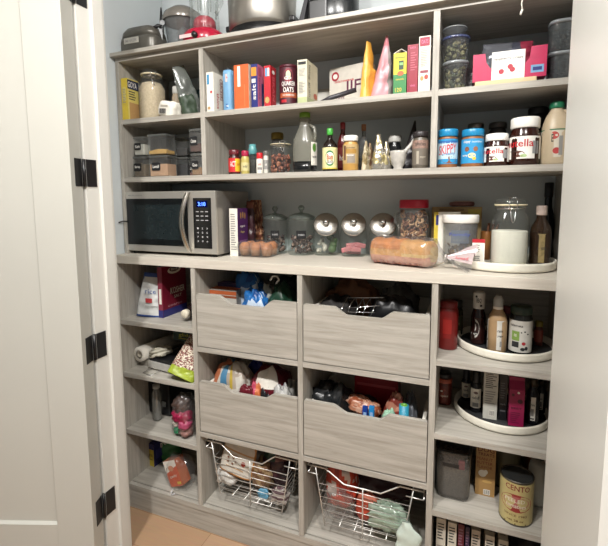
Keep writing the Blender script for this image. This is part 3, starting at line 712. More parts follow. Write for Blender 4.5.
# board with pink tray on it
a, b = at(475, 79, y=Y0 + .004), at(537, 74, y=Y0 + .004); bw = b.x - a.x
o = MB().box(-bw / 2, 0, 0, bw / 2, .20, .014, K('c9b48c', .6), .003).build('cutting_board'); o.location = ((a.x + b.x) / 2, Y0 + .002, ZM); tag(o, 'thin cream wooden board lying beneath the pink tray', 'board')
a, b = at(473, 65, y=Y0 + .012), at(547, 60, y=Y0 + .012); w = b.x - a.x
PINK = K('b01c4c', .45); PINKD = K('7a1236', .55)
tz = ZM + .0145
h0 = at(474, 55, y=Y0 + .012).z - tz; h0 = .088
t = T('display_tray', 'hot pink cardboard display tray with white front card on the cream board', 'tray', ((a.x + b.x) / 2, Y0 + .012, tz))
lo = h0 * .42; dd = .15
mb = MB()
mb.prism([(-w / 2, 0), (w / 2, 0), (w / 2, h0), (w / 2 - .042, h0), (w / 2 - .045, lo + .02), (w / 2 - .06, lo), (-w / 2 + .05, lo), (-w / 2 + .038, lo + .018), (-w / 2 + .034, h0 * .93), (-w / 2, h0 * .93)], 0, .002, PINK, 'y')
mb.box(-w / 2, .002, 0, -w / 2 + .002, dd, h0 * .93, PINKD); mb.box(w / 2 - .002, .002, 0, w / 2, dd, h0, PINKD); mb.box(-w / 2, dd, 0, w / 2, dd + .002, h0 * .9, PINKD); mb.box(-w / 2, .002, 0, w / 2, dd, .002, PINKD)
mb.quad((w / 2 - .024, -.0004, lo * .62), (1, 0, 0), (0, 0, 1), .034, .022, LBL); mb.quad((w / 2 - .024, -.0008, lo * .62), (1, 0, 0), (0, 0, 1), .024, .010, DBL)
mb.build('tray_body', t)
c0, c1 = at(492, 60, y=Y0 + .01).x - t.location.x, at(525, 60, y=Y0 + .01).x - t.location.x; cw = c1 - c0; cx = (c0 + c1) / 2
mb = MB().box(c0, -.003, .001, c1, -.0012, h0 * .93, WHITE)
mb.text('freeze dried', (cx, -.0034, h0 * .82), (1, 0, 0), (0, 0, 1), cw * .4, h0 * .06, GREYINK)
mb.text('raspberry crisps', (cx, -.0034, h0 * .68), (1, 0, 0), (0, 0, 1), cw * .9, h0 * .12, INK); mb.text('crunchy whole fruit snack', (cx, -.0034, h0 * .55), (1, 0, 0), (0, 0, 1), cw * .6, h0 * .05, GREYINK)
for (dx, dz) in ((-.018, .22), (.006, .36), (.012, .26)): mb.quad((cx + dx, -.0036 - abs(dx) * .002, h0 * dz + .004), (1, 0, 0), (0, 0, 1), .015, .015, K('a4182c', .4), None, 1)
mb.text('8 oz', (cx + cw * .38, -.0034, h0 * .2), (1, 0, 0), (0, 0, 1), cw * .1, h0 * .05, GREYINK)
mb.build('front_card', t)
def cf(t, s, f): return K('6d6f76', .25, .6) if s < .1 else (K('7a1f34', .4) if s > .55 else K('4a4c58', .3, .5))
pouch('snack_bag', 'silver and maroon foil bag slumped inside the pink tray', 'bag', (cx + t.location.x - .005, Y0 + .08, tz + .003), .15, .07, .125, cf, 0, (0, .05), seed=21, crump=.016)
pouch('snack_bag', 'dark foil bag on the left inside the pink tray', 'bag', (cx + t.location.x - .085, Y0 + .10, tz + .003), .07, .05, .065, lambda *a: K('2f2a2c', .35), .2, seed=22, crump=.012)
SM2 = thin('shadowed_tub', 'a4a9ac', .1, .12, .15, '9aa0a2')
for k, (zz, lab) in enumerate(((0, 'lower clear ribbed tub at the right end of the upper shelf'), (.0905, 'upper clear ribbed tub at the right end of the upper shelf'))):
    r, R, H = round_item('storage_tub', lab, 'tub', 547, 575, 40, YU + .085, ZM + zz, [('lathe', 'tub', SM2, [(0, .01), (.9, .01), (.95, .06), (.97, .84), (.97, .86)], 3), ('lathe', 'lid', CLID, [(0, .93), (.9, .93), (1, .86), (1, .99), (.94, 1), (0, .96)], 3),
        ('scatter', 'contents', .02, .6, .85, 30, .012, [K('4a4640', .7), K('35322e', .7)], 'flake')], 'clear tubs at the right end of the upper shelf', H=.09)
# string hanging from the top
p = at(521.5, 17, y=.05)
t = T('hanging_string', 'short white string hanging over the upper right cell from the top', 'string', (p.x, YU - .030, p.z))
hs = 2.03 - p.z
MB().tube([(0, 0, .012), (-.003, 0, .03), (.002, 0, hs * .5), (.001, 0, hs)], .0018, PAPER, 6).build('cord', t)
MB().tube([(0, 0, .014), (-.003, 0, .006), (-.004, 0, 0)], .0032, PAPER, 6).build('frayed_end', t)

# ================================================================== SHELF B, LEFT CELL (square airtight boxes)
def airtight(label, u0, u1, z, y, h, fill, cm, txt, grp='square airtight boxes with black labels', heap=None, d=None):
    a, b = at(u0, 155, y=y), at(u1, 155, y=y); w = (b.x - a.x); d = d or w * .8
    t = T('airtight_box', label, 'container', ((a.x + b.x) / 2, y + d / 2, z), 0, grp)
    MB().box(-w / 2, -d / 2, .001, w / 2, d / 2, h * .84, CLEARP, .004).build('container_body', t)
    f = h * .84 * fill
    mb = MB().box(-w / 2 + .003, -d / 2 + .003, .003, w / 2 - .003, d / 2 - .003, f, cm, .003)
    if heap: blob(mb, (0, -d * .1, f), (w * .8, d * .7, f * .7), lambda *a: cm, 5, .2, 2.2)
    mb.build('contents', t)
    mb = MB().box(-w / 2 - .001, -d / 2 - .001, h * .84, w / 2 + .001, d / 2 + .001, h * .96, thin('smoky_lid', 'b8bab8', .10, .15, .30, '8c8e8b'), .004)
    mb.box(-w * .22, -d * .22, h * .955, w * .22, d * .22, h * .985, K('7d7e7b', .35), .002); mb.build('lid', t)
    if txt:
        mb = MB(); lw = min(w * .62, .045); lx = -w * .12
        e = -d / 2 - .0006
        mb.prism([(lx - lw / 2, h * .30), (lx - lw * .3, h * .28), (lx + lw * .3, h * .28), (lx + lw / 2, h * .30), (lx + lw / 2, h * .62), (lx + lw * .3, h * .64), (lx - lw * .3, h * .64), (lx - lw / 2, h * .62)], e, e + .0004, K('101012', .8), 'y')
        mb.text(txt, (lx, e - .0004, h * .46), (1, 0, 0), (0, 0, 1), lw * .7, h * .14, WHITE); mb.build('label', t)
    return t
ya = YU + .012
hB = .092; hT = .083
airtight('lower square airtight box of brown grain with black label, front left corner', 132.5, 144.5, ZS, ya, hB, .72, K('6b5b47', .9, 0, .3, 200), 'Barley')
airtight('upper square airtight box of white powder with black label', 134, 144.5, ZS + hB + .0005, ya + .01, hT, .68, K('c4c0b6', .9), 'Salt')
airtight('wide lower airtight box of pale tan flour with black label', 148.5, 167, ZS, ya, hB, .68, K('b58f70', .9), 'Lentil', d=.065)
airtight('wide upper airtight box with a low heap of yellow meal', 148, 166.5, ZS + hB + .0005, ya + .01, hT + .006, .25, K('bb934e', .9), None, heap=1, d=.062)
airtight('lower square airtight box of tan meal with black label beside the divider', 190.5, 201.5, ZS, ya, hB, .42, K('8d6b4a', .9), 'Cous')
airtight('upper square airtight box of brown spice with black label beside the divider', 189.5, 201.5, ZS + hB + .0005, ya, hT + .014, .42, K('4d2c22', .9), 'Cocoa')
airtight('airtight box of black beans in the second row, lower of its pair', 175, 187, ZS, ya + .10, hB, .75, K('191718', .7), None)
airtight('airtight box of dark tea in the second row, upper of its pair', 175, 187, ZS + hB + .0005, ya + .10, hT, .5, K('24211f', .7), None)
airtight('narrow airtight box with red-brown contents behind the tan one', 188.5, 196, ZS, ya + .07, hB * .8, .5, K('6b3020', .8), 'Chili')

# ================================================================== SHELF B, CENTRE CELL
def jar_prof(cap0=.78): return [(0, 0), (.94, 0), (1, .03), (1, cap0 - .12), (.93, cap0 - .05), (.80, cap0), (.80, cap0 + .01)]
def lidp(r=.9, c=.79): return [(0, c), (r, c), (r * 1.02, c + .03), (r * 1.02, .97), (r * .95, 1), (0, 1)]
yb = YU + .05
round_item('jam_jar', 'dark jar with red and yellow label, leftmost on the lower centre shelf', 'jar', 228.5, 240.5, 150, yb, ZS,
           [('lathe', 'jar_body', K('3a1512', .2), jar_prof()), ('lathe', 'lid', K('5e1a22', .35), lidp()), ('label', 'label', .1, .66, 1, 100, K('c0282c', .5), [('p', 42, .38, 34, .5, K('d8b62a', .5)), ('t', 'ACT', -14, .42, .5, .22, WHITE), ('t', 'jam', 40, .4, .3, .14, REDB)])])
round_item('mustard_jar', 'small jar of pale yellow spread with raspberry red lid', 'jar', 241, 249.5, 151, yb - .005, ZS,
           [('lathe', 'jar_body', K('b3a45c', .35), jar_prof(.76)), ('lathe', 'lid', K('a01c40', .35), lidp(.85, .77)), ('label', 'label', .15, .5, 1, 80, K('c9bf8c', .5), [('t', 'mild', 0, .33, .5, .1, INK)])])
round_item('salt_grinder', 'small grinder with teal plastic cap behind the shakers', 'grinder', 248.5, 257, 144.5, yb + .045, ZS,
           [('lathe', 'jar_body', GREYJAR, [(0, 0), (.8, 0), (.85, .03), (.75, .6), (.7, .66)]), ('lathe', 'contents', K('8b8579', .9), [(0, .02), (.72, .02), (.66, .5), (0, .5)]), ('lathe', 'cap', K('5c9a9c', .3), [(0, .66), (.85, .66), (1, .7), (1, .84), (.85, .9), (.8, 1), (0, 1)])])
round_item('spice_shaker', 'tiny shaker with bright red lid and white label', 'shaker', 256.5, 263, 153, yb - .01, ZS,
           [('lathe', 'jar_body', PAPER, [(0, 0), (.95, 0), (1, .03), (1, .68), (.85, .74)]), ('lathe', 'lid', K('c01f26', .35), lidp(.95, .72)), ('label', 'label', .1, .62, 1, 90, PAPER, [('t', 'chili', 0, .45, .5, .1, REDB), ('p', 0, .25, 40, .12, GREYINK)])])
round_item('spice_shaker', 'slim white shaker against the jar of brown pretzels', 'shaker', 263.5, 268.5, 151, yb + .0, ZS,
           [('lathe', 'jar_body', K('c9c6bd', .4), [(0, 0), (.95, 0), (1, .03), (1, .75), (.85, .8)]), ('lathe', 'lid', K('6b6864', .35), lidp(.95, .8)), ('label', 'label', .2, .6, 1, 90, GREYINK, [('t', 'dill', 0, .4, .4, .1, WHITE)])])
BR = [K('6b3427', .6), K('8a4a34', .6), K('512720', .6), K('a2664c', .6)]
clamp_jar('wire-clamp jar of reddish brown nuts on the lower centre shelf', 268.5, 293, 141.5, YU + .078, ZS, .5, None, None, ('scatter', 'contents', .02, .58, .93, 120, .010, BR, 'flake'), 2.6)
xc = None
round_item('gold_lid_jar', 'jar with gold lid showing behind the reddish nut jar', 'jar', 271, 284, 133, YU + .215, ZS,
           [('lathe', 'jar_body', GREYJAR, jar_prof(.84)), ('lathe', 'lid', K('8a7434', .3, .7), lidp(.95, .85)), ('lathe', 'contents', K('4d3a2a', .8), [(0, .02), (.9, .02), (.9, .6), (0, .6)])])
# juice jug with green cap
round_item('juice_jug', 'cloudy plastic jug with green cap and a little dark liquid', 'jug', 293.5, 316.5, 113, YU + .078, ZS,
           [('lathe', 'jug_body', [thin('wet_wall', 'ffffff', .03, .1)] * 3 + [MILKJUG] * 9, [(0, .005), (.93, .005), (1, .04), (1, .19), (1, .46), (.92, .56), (.5, .76), (.42, .84), (.50, .88), (.42, .90), (.40, .93)], 2.8),
            ('lathe', 'contents', K('121314', .2), [(0, .01), (.9, .01), (.97, .05), (.97, .185), (0, .185)], 2.8),
            ('lathe', 'cap', K('6f9a2c', .35), [(0, .92), (.46, .92), (.48, .94), (.48, .99), (.43, 1), (0, 1)])])
xj = at(305, 150, y=YU + .078)
# its handle and side label as parts
jug = [o for o in bpy.data.objects if o.name == 'juice_jug'][0]; _, JR, JHH = size_round(293.5, 316.5, 113, YU + .078, ZS)
MB().tube([(JR * .45, -.005, JHH * .8), (JR * .95, -.008, JHH * .74), (JR * 1.02, -.008, JHH * .62), (JR * .92, -.006, JHH * .48)], .0065, MILKJUG, 8).build('handle', jug)
mb = MB(); mb.cylpatch(JR * 1.12, JHH * .12, JHH * .50, -.72, .0, PAPER); mb.cylpatch(JR * 1.13, JHH * .34, JHH * .48, -.6, -.2, K('5c8a3c', .5), 8, None, True)
mb.cyltext('apple', JR * 1.135, JHH * .26, -.38, JR * .5, JHH * .05, INK); mb.build('label', jug)
SOY = thin('dark_bottle', '2a2018', .05, .05, .5, '1c120c')
def bottle(h1=.55, neck=.32, h2=.76, top=.9): return [(0, 0), (.94, 0), (1, .02), (1, h1), (.85, h1 + .07), (neck * 1.15, h2), (neck, h2 + .03), (neck, top)]
round_item('soy_sauce_bottle', 'dark sauce bottle with green cap and cream label with green oval', 'bottle', 322.5, 337.5, 128.5, yb - .008, ZS,
           [('lathe', 'bottle_body', K('1c1411', .15), bottle(.58, .34, .74, .84)), ('lathe', 'cap', K('3f9a3a', .35), [(0, .84), (.40, .84), (.42, .86), (.42, .98), (.36, 1), (0, 1)]),
            ('label', 'label', .06, .55, 1, 95, K('d6cf9a', .5), [('p', 0, .30, 38, .36, K('2e7a4a', .5), 1), ('p', 0, .30, 31, .28, WHITE, 1), ('t', 'Ban', 0, .33, .42, .12, K('a8222c', .5)), ('t', 'sauce', 0, .22, .4, .06, INK), ('p', 0, .07, 90, .03, YEL)])])
round_item('hot_sauce_bottle', 'tall dark red bottle behind the dark sauce bottle', 'bottle', 337.5, 348, 122.5, YU + .14, ZS,
           [('lathe', 'bottle_body', K('541416', .2), bottle(.6, .42, .78, .86)), ('lathe', 'cap', K('8e1b22', .35), [(0, .86), (.5, .86), (.5, .99), (.4, 1), (0, 1)]), ('label', 'label', .1, .5, 1, 80, K('6b1f1c', .5), [('t', 'hot', 0, .3, .6, .12, WHITE)])])
round_item('peanut_butter_jar', 'tan spread jar with white lid and faded printed label', 'jar', 343, 358.5, 136, yb - .010, ZS,
           [('lathe', 'jar_body', K('b98f4c', .4), jar_prof(.82)), ('lathe', 'lid', WHITE, lidp(.93, .84)), ('label', 'label', .2, .74, 1, 95, K('b79c6c', .5), [('p', 0, .55, 46, .12, K('a8803c', .5)), ('p', 4, .34, 30, .24, K('8f8578', .6)), ('p', -46, .5, 9, .4, K('5f3b2e', .5)), ('t', 'powder', 0, .64, .6, .06, INK), ('t', 'butter', 0, .44, .5, .05, WHITE)])])
round_item('oil_bottle', 'clear glass bottle with tan cork behind the silver pouches', 'bottle', 358.5, 369, 124, YU + .15, ZS,
           [('lathe', 'bottle_body', GREYJAR, bottle(.62, .36, .74, .88)), ('lathe', 'cork', K('9b6a48', .7), [(0, .86), (.42, .86), (.46, .9), (.46, .99), (0, 1)]), ('lathe', 'contents', K('5f5a50', .6), [(0, .02), (.9, .02), (.9, .3), (0, .3)])])
SIL = K('a8a39a', .25, .75, .2, 60); SILY = K('b3a67a', .3, .6, .25, 60)
def sp(lab, u, vt, y, w, d, m1, m2, rz, sd, hh=None):
    z1 = at(u, vt, y=y).z
    pouch('foil_sachet', lab, 'sachet', (at(u, 160, y=y).x, y, ZS), w, d, z1 - ZS, lambda t, s, f: m1 if (t < .18 or (int(t * 7 + s * 3) % 3)) else m2, rz, group='foil sachets on the lower centre shelf', seed=sd, crump=.006, wtop=.25)
sp('narrow cream sachet, leftmost of the row of foil sachets', 366, 141, YU + .06, .05, .018, K('b9ad92', .4), K('8b7a55', .4), 1.3, 31)
sp('tall yellowish sachet with brown edge, second in the sachet row', 370, 143, YU + .085, .05, .02, K('9a8a68', .4), K('6b4a35', .4), 1.35, 32)
sp('peaked silver foil sachet with sharp top, tallest of the sachets', 378.5, 134, YU + .055, .055, .035, SIL, SILY, .5, 33)
sp('slim silver and yellow sachet leaning beside the marble mortar', 386.5, 141, YU + .050, .04, .024, SIL, SILY, .9, 34)
round_item('black_jar', 'black jar with white lid standing behind the mortar', 'jar', 388, 401.5, 136, YU + .17, ZS,
           [('lathe', 'jar_body', K('17181a', .2), jar_prof(.8)), ('lathe', 'lid', K('c4c2bc', .4), lidp(.95, .82))])
MARB = K('b5b1aa', .35, 0, .18, 60)
r, R, H = round_item('mortar', 'grey marble mortar with rounded footed bowl', 'mortar', 390, 406.5, 151, YU + .055, ZS,
           [('lathe', 'bowl', MARB, [(0, 0), (.55, 0), (.6, .05), (.55, .14), (.8, .3), (.97, .6), (1, .9), (.98, 1), (.86, 1), (.82, .8), (.6, .4), (0, .34)]),
            ('label', 'emblem', .35, .7, 1.0, 0.1, MARB, [])])
for c in list(r.children):
    if c.name.startswith('emblem'): bpy.data.objects.remove(c)
o = MB().lathe([(0, 0), (.009, .002), (.0105, .012), (.007, .03), (.006, .07), (.0085, .085), (.006, .092), (0, .093)], MARB, 16).build('pestle')
o.location = (r.location.x - .003, r.location.y, ZS + H * .34 + .012); o.rotation_euler = (-.1, .72, 0); tag(o, 'grey marble pestle slanting out of the mortar', 'pestle')
pouch('dark_bag', 'dark bag with twisted tip against the right of the centre cell', 'bag', (at(408, 150, y=YU + .15).x, YU + .16, ZS), .07, .06, at(413, 119, y=YU + .14).z - ZS, lambda t, s, f: K('221d20', .35), .3, (0, .12), seed=41, crump=.008, wtop=.08)
round_item('pepper_jar', 'large spice jar with dark lid and mottled top band, by the right divider', 'jar', 412.5, 428.5, 132, yb + .002, ZS,
           [('lathe', 'jar_body', K('5d564c', .35, 0, .2, 150), jar_prof(.84)), ('lathe', 'lid', K('2a2526', .4), lidp(.95, .85)), ('label', 'label', .54, .76, 1, 95, K('8f7468', .6, 0, .5, 300), [('t', 'SPICES', 0, .65, .7, .07, INK)]), ('label', 'side_label', .1, .54, 1.0, 100, K('6d655a', .5), [('p', -18, .3, 9, .34, K('a39b8c', .5)), ('t', 'pepper', 20, .3, .4, .06, K('b8b0a0', .5))])])

# ================================================================== SHELF B, RIGHT CELL
SKB = K('1f7fae', .3); PBJ = K('8b5a34', .4)
def pbjar(label, u0, u1, vt, y, its, base=K('2b8cc0', .45)):
    return round_item('peanut_butter_jar', label, 'jar', u0, u1, vt, y, ZS, [('lathe', 'jar_body', PBJ, [(0, 0), (.94, 0), (1, .03), (1, .16), (.97, .18), (.97, .74), (1, .76), (.9, .8), (.86, .82)]), ('lathe', 'lid', SKB, [(0, .81), (.97, .81), (1, .83), (1, .98), (.96, 1), (0, 1)]), ('label', 'label', .1, .74, 1.0, 110, base, its)], 'blue lidded peanut butter jars')
yr = YU + .055
pbjar('blue-lidded peanut butter jar with big red word on a pale blue label', 438, 458, 130, yr, [('p', 0, .44, 72, .42, K('b9d3dc', .5)), ('p', 0, .66, 60, .07, K('2a63a0', .5)), ('t', 'SKIPPY', 0, .48, .98, .24, K('c2202c', .45), .14), ('t', 'creamy', 6, .34, .7, .07, K('245a9a', .5), .1), ('p', 10, .2, 44, .18, K('7b4a30', .6), 1)])
pbjar('blue-lidded peanut butter jar turned to its small food pictures', 461.5, 484, 130, yr - .002, [('t', 'skippy', -30, .66, .35, .09, WHITE), ('t', 'nutrition', 24, .66, .5, .05, K('c7dce6', .5)), ('p', -28, .47, 12, .13, K('7b4a30', .6), 1), ('p', 16, .47, 12, .13, K('8c5c40', .6), 1), ('p', -2, .3, 20, .14, K('d8d2a0', .6), 1), ('p', 10, .22, 10, .08, K('d8b62a', .6), 1), ('t', 'tasty', -40, .3, .3, .06, WHITE)])
NUT = K('2e120c', .15)
def nutjar(label, u0, u1, vt, y):
    return round_item('chocolate_spread_jar', label, 'jar', u0, u1, vt, y, ZS, [('lathe', 'jar_body', NUT, [(0, 0), (.92, 0), (1, .03), (1, .55), (.93, .68), (.84, .76), (.84, .8)], 2.3), ('lathe', 'lid', WHITE, [(0, .78), (.92, .78), (.95, .8), (.95, .97), (.9, 1), (0, 1)]),
        ('label', 'label', .14, .60, 1.02, 88, WHITE, [('t', 'nutella', -22, .46, 1.0, .15, K('b81c26', .45)), ('p', -22, .24, 24, .13, K('5a2a1c', .5), 1), ('p', -2, .2, 12, .07, K('a8c08a', .5), 1), ('p', 42, .37, 13, .26, K('8f8f8f', .6)), ('t', 'spread', -40, .30, .3, .05, INK)])], 'chocolate spread jars with white lids')
nutjar('small chocolate spread jar with white lid, beside the blue-lidded jars', 484.5, 509, 134.5, yr)
nutjar('large chocolate spread jar with white lid beside the syrup jug', 509.5, 541, 118.5, yr + .012)
r, R, H = round_item('syrup_jug', 'beige plastic syrup jug with green cap and red leaf label', 'jug', 541.5, 572, 102.5, YU + .075, ZS,
    [('lathe', 'jug_body', K('b8a78c', .4), [(0, 0), (.93, 0), (1, .04), (1, .5), (.94, .62), (.7, .78), (.42, .88), (.40, .92)], 2.4), ('lathe', 'cap', K('1f7350', .35), [(0, .90), (.48, .90), (.5, .92), (.5, .985), (.44, 1), (0, 1)]),
     ('label', 'label', .12, .54, 1.0, 80, K('c9c2b2', .5), [('p', 0, .55, 80, .02, K('2a6a44', .5)), ('t', 'MAPLE', -34, .42, .5, .12, K('2b3a30', .5)), ('p', -5, .46, 18, .12, K('b0403a', .5), 1), ('p', -28, .20, 16, .12, K('b8463c', .5), 1), ('p', 6, .22, 14, .1, K('a83a38', .5), 1), ('p', 26, .3, 12, .3, GREYINK)])])
MB().tube([(R * .4, -.006, H * .84), (R * .85, -.01, H * .84), (R * .98, -.01, H * .7), (R * .9, -.008, H * .6)], .008, K('b8a78c', .4), 8).build('handle', r)
round_item('storage_jar', 'dark jar behind the blue-lidded jar with food pictures', 'jar', 467, 484, 124, YU + .19, ZS, [('lathe', 'jar_body', K('2e2b2a', .3), jar_prof(.86)), ('lathe', 'lid', STEELD, lidp(.95, .87))])
round_item('storage_jar', 'dark jar behind the small chocolate spread jar', 'jar', 488, 507, 123, YU + .19, ZS, [('lathe', 'jar_body', K('35302d', .3), jar_prof(.86)), ('lathe', 'lid', K('4a4743', .3, .5), lidp(.95, .87))])
round_item('storage_jar', 'black-lidded jar behind the large chocolate spread jar', 'jar', 527, 549, 108, YU + .20, ZS, [('lathe', 'jar_body', K('1d1d1f', .3), jar_prof(.86)), ('lathe', 'lid', BLACK, lidp(.95, .87))])

# ================================================================== WORKTOP
# microwave
yM = .068
a, b = at(124.5, 220, y=yM), at(216, 220, y=yM); mw = b.x - a.x
x1m = b.x; md = .27
mh = at(200, 190.8, y=yM).z - ZCT - .010
t = T('microwave_oven', 'stainless steel microwave oven with black door window and blue clock', 'microwave', ((a.x + b.x) / 2, yM, ZCT))
B0 = .010
SS = K('cbc7bf', .36, .75, .03, 8); SSD = K('7d7973', .4, .8)
MB().box(-mw / 2, .012, B0, mw / 2, md, B0 + mh, K('a39f98', .38, .7, .03, 8), .004).build('housing', t)
dx = mw * .70 - mw / 2 + .006
mb = MB(); fw = mw
# front frame (steel) with door glass inset
mb.box(-mw / 2, 0, B0 + .004, mw / 2, .0125, B0 + mh, SS, .002); mb.build('front_frame', t)
gx0, gx1 = -mw / 2 + mw * .035, -mw / 2 + mw * .715; gz0, gz1 = B0 + mh * .12, B0 + mh * .885
dr = MB().box(gx0, -.0022, gz0, gx1, .0005, gz1, K('0e1113', .12), .001).build('door', t)
MB().box(gx0 + mw * .07, -.0030, gz0 + mh * .1, gx1 - mw * .03, -.0022, gz1 - mh * .1, K('1c2426', .1)).build('window_mesh', dr)
mb = MB(); hx = -mw / 2 + mw * .715
n = 14; pts = []
for k in range(n + 1):
    s = k / n; zz = B0 + mh * (.045 + .93 * s); yy = -.012 - .030 * math.sin(PI * s); xx = hx + .014 * (2 * s - 1) ** 2 - .008
    pts.append((xx, yy, zz))
vs = []; fs = []
for (xx, yy, zz) in pts: vs += [(xx - .011, yy + .004, zz), (xx, yy - .004, zz), (xx + .012, yy, zz), (xx + .012, yy + .008, zz), (xx - .011, yy + .010, zz)]
for k in range(n):
    for q in range(5): fs.append((5 * k + q, 5 * k + (q + 1) % 5, 5 * k + 5 + (q + 1) % 5, 5 * k + 5 + q))
mb.add(vs, fs, K('c2bdb4', .2, 1, .02), True)
for zz in (B0 + mh * .06, B0 + mh * .94): mb.box(hx - .006, -.014, zz - .008, hx + .014, .0, zz + .008, SS, .002)
mb.build('handle', dr)
px0, px1 = -mw / 2 + mw * .775, mw / 2 - mw * .045; pz0, pz1 = B0 + mh * .10, B0 + mh * .89; pw = px1 - px0; ph = pz1 - pz0
mb = MB().box(px0, -.0024, pz0, px1, .0005, pz1, K('0c0c0e', .15), .0008)
for r_ in range(3):
    for c_ in range(3): mb.quad((px0 + pw * (.24 + .26 * c_), -.0030, pz0 + ph * (.73 - .085 * r_)), (1, 0, 0), (0, 0, 1), pw * .16, ph * .018, K('a7a7a7', .6))
for r_, row in enumerate((('1', '2', '3'), ('4', '5', '6'), ('7', '8', '9'), ('x', '0', 'ok'))):
    for c_, s_ in enumerate(row): mb.text(s_, (px0 + pw * (.24 + .26 * c_), -.0030, pz0 + ph * (.40 - .085 * r_)), (1, 0, 0), (0, 0, 1), pw * .08, ph * .035, K('c4c4c4', .6))
mb.build('control_panel', t)
cp = [c for c in t.children if c.name.startswith('control')][0]
mb = MB().quad((px0 + pw * .5, -.0028, pz0 + ph * .88), (1, 0, 0), (0, 0, 1), pw * .62, ph * .13, emis('clock_backlight', '0a1448', .8)); mb.text('3:10', (px0 + pw * .5, -.0032, pz0 + ph * .88), (1, 0, 0), (0, 0, 1), pw * .42, ph * .075, emis('clock_digits', '5078ff', 6)); mb.build('clock_display', cp)
for sx in (-1, 1):
    for yy in (.03, md - .03): MB().lathe([(0, 0), (.012, 0), (.012, B0 + .001), (0, B0 + .001)], BLACK, 12, Matrix.Translation((sx * (mw / 2 - .03), yy, 0))).build('foot', t)
q = at(114, 224, x=XL0 - .005)
MB().text('MICROWAVE', (-mw / 2 + mw * .14, -.0004, B0 + mh * .94), (1, 0, 0), (0, 0, 1), mw * .16, mh * .02, GREYINK).build('nameplate', t)

# purple tea box etc. between microwave and jars
PUR = K('4a1c58', .5)
yq = .24
a, b = at(229.5, 230, y=.165), at(238, 230, y=.165)
box_px('snack_box', 'purple box with white printed side standing beside the microwave', 'box', 229.5, 237.5, 251, 208.5, .140, ZCT, (PAPER, PUR, PUR),
       fine('F', .15, .85, .12, .9, 16, GREYINK) + [('R', 't', .45, .62, .5, .06, WHITE, 'organic'), ('R', 'e', .3, .85, .1, .14, K('b9903c', .5)), ('R', 'e', .5, .86, .1, .14, K('b9903c', .5)), ('R', 'e', .7, .84, .1, .14, K('b9903c', .5)), ('R', 'p', .5, .3, .7, .05, K('8c5c9a', .5)), ('R', 't', .45, .5, .4, .05, YELC, 'figs')], d=.085)
NUTS = [K('6b3a28', .6), K('8a5a3c', .6), K('a07858', .6), K('55301f', .6)]
def mixed(t, s, f): return NUTS[int(abs(noise.noise(Vector((t * 9, s * 5, 1)))) * 12) % 4]
pouch('nut_bag', 'crumpled bag of reddish nuts rising behind the purple box', 'bag', (at(256, 230, y=.32).x, .325, ZCT), .07, .05, at(254, 200, y=.31).z - ZCT, mixed, .3, seed=51, crump=.024, wtop=.7)
pouch('nut_bag', 'dark speckled bag wedged between the purple box and the nut bag', 'bag', (at(249, 230, y=.25).x+.0, .262, ZCT), .045, .035, at(262, 201, y=.33).z - ZCT, lambda t, s, f: K('3a1f24', .4) if t < .85 else K('6b3a28', .5), .1, seed=52, crump=.010, wtop=.7)
CK = [K('6a544c', .6), K('8c7468', .6), K('3e2e2b', .6), K('a08a80', .6), K('2a2022', .6)]
def cookie_jar(label, u0, u1, vt, y):
    r, R, H = round_item('glass_canister', label, 'canister', u0, u1, vt, y, ZCT, [
        ('lathe', 'glass_body', GLASS, [(0, .006), (.94, .006), (1, .03), (1, .70), (.96, .72), (.96, .74)]),
        ('lathe', 'glass_lid', thin('lid_glass', 'c2ccc8', .10, .05, .16, 'aab4ae'), [(.9, .70), (1.02, .735), (1.03, .76), (.95, .78), (.55, .83), (.12, .85), (.1, .88), (.2, .91), (.24, .95), (.16, .99), (0, 1)]),
        ('scatter', 'contents', .02, .38, .92, 100, .011, CK, 'flake'),
        ('label', 'label', .34, .50, 1.0, 20, K('111113', .8), [('t', 'treats', 0, .42, .24, .04, K('a8a8a8', .6))])], 'round glass canisters with knobbed lids')
cookie_jar('knobbed glass canister of wrapped sweets, left of its pair', 263, 287.5, 206, .285)
cookie_jar('knobbed glass canister of wrapped sweets, right of its pair', 288, 315, 205, .285)
# muffin clamshell
MUF = K('c07c48', .8, 0, .25, 60, .6)
t = T('muffin_clamshell', 'clear clamshell pack of small golden muffins near the worktop front', 'food pack', (at(257, 253, y=.17).x, .185, ZCT))
PW, PD = .155, .115
mb = MB(); mb.lathe([(0, .002), (.48, .002), (.53, .032), (.56, .036), (.56, .040), (.53, .042), (.50, .060), (.4, .064), (0, .064)], thin('clamshell', 'e9e9e9', .10, .12, .05), 40, None, True, 5, PW, PD); mb.build('clamshell', t)
k = 0
for ix in range(3):
    for iy in range(2):
        mb = MB(); c = ((ix - 1) * .050, (iy - .5) * .052, 0)
        M = Matrix.Translation(c)
        mb.lathe([(0, .004), (.017, .004), (.0225, .030)], K('c08a60', .8), 18, M); blob(mb, (c[0], c[1], .038), (.046, .046, .042), lambda *a: MUF, 60 + k, .12, 2.2, 0, 20, 12); k += 1
        o = mb.build('muffin'); o.location = t.location; tag(o, 'small golden muffin packed with five others in the clear clamshell', 'muffin', 'muffins in the clear clamshell')
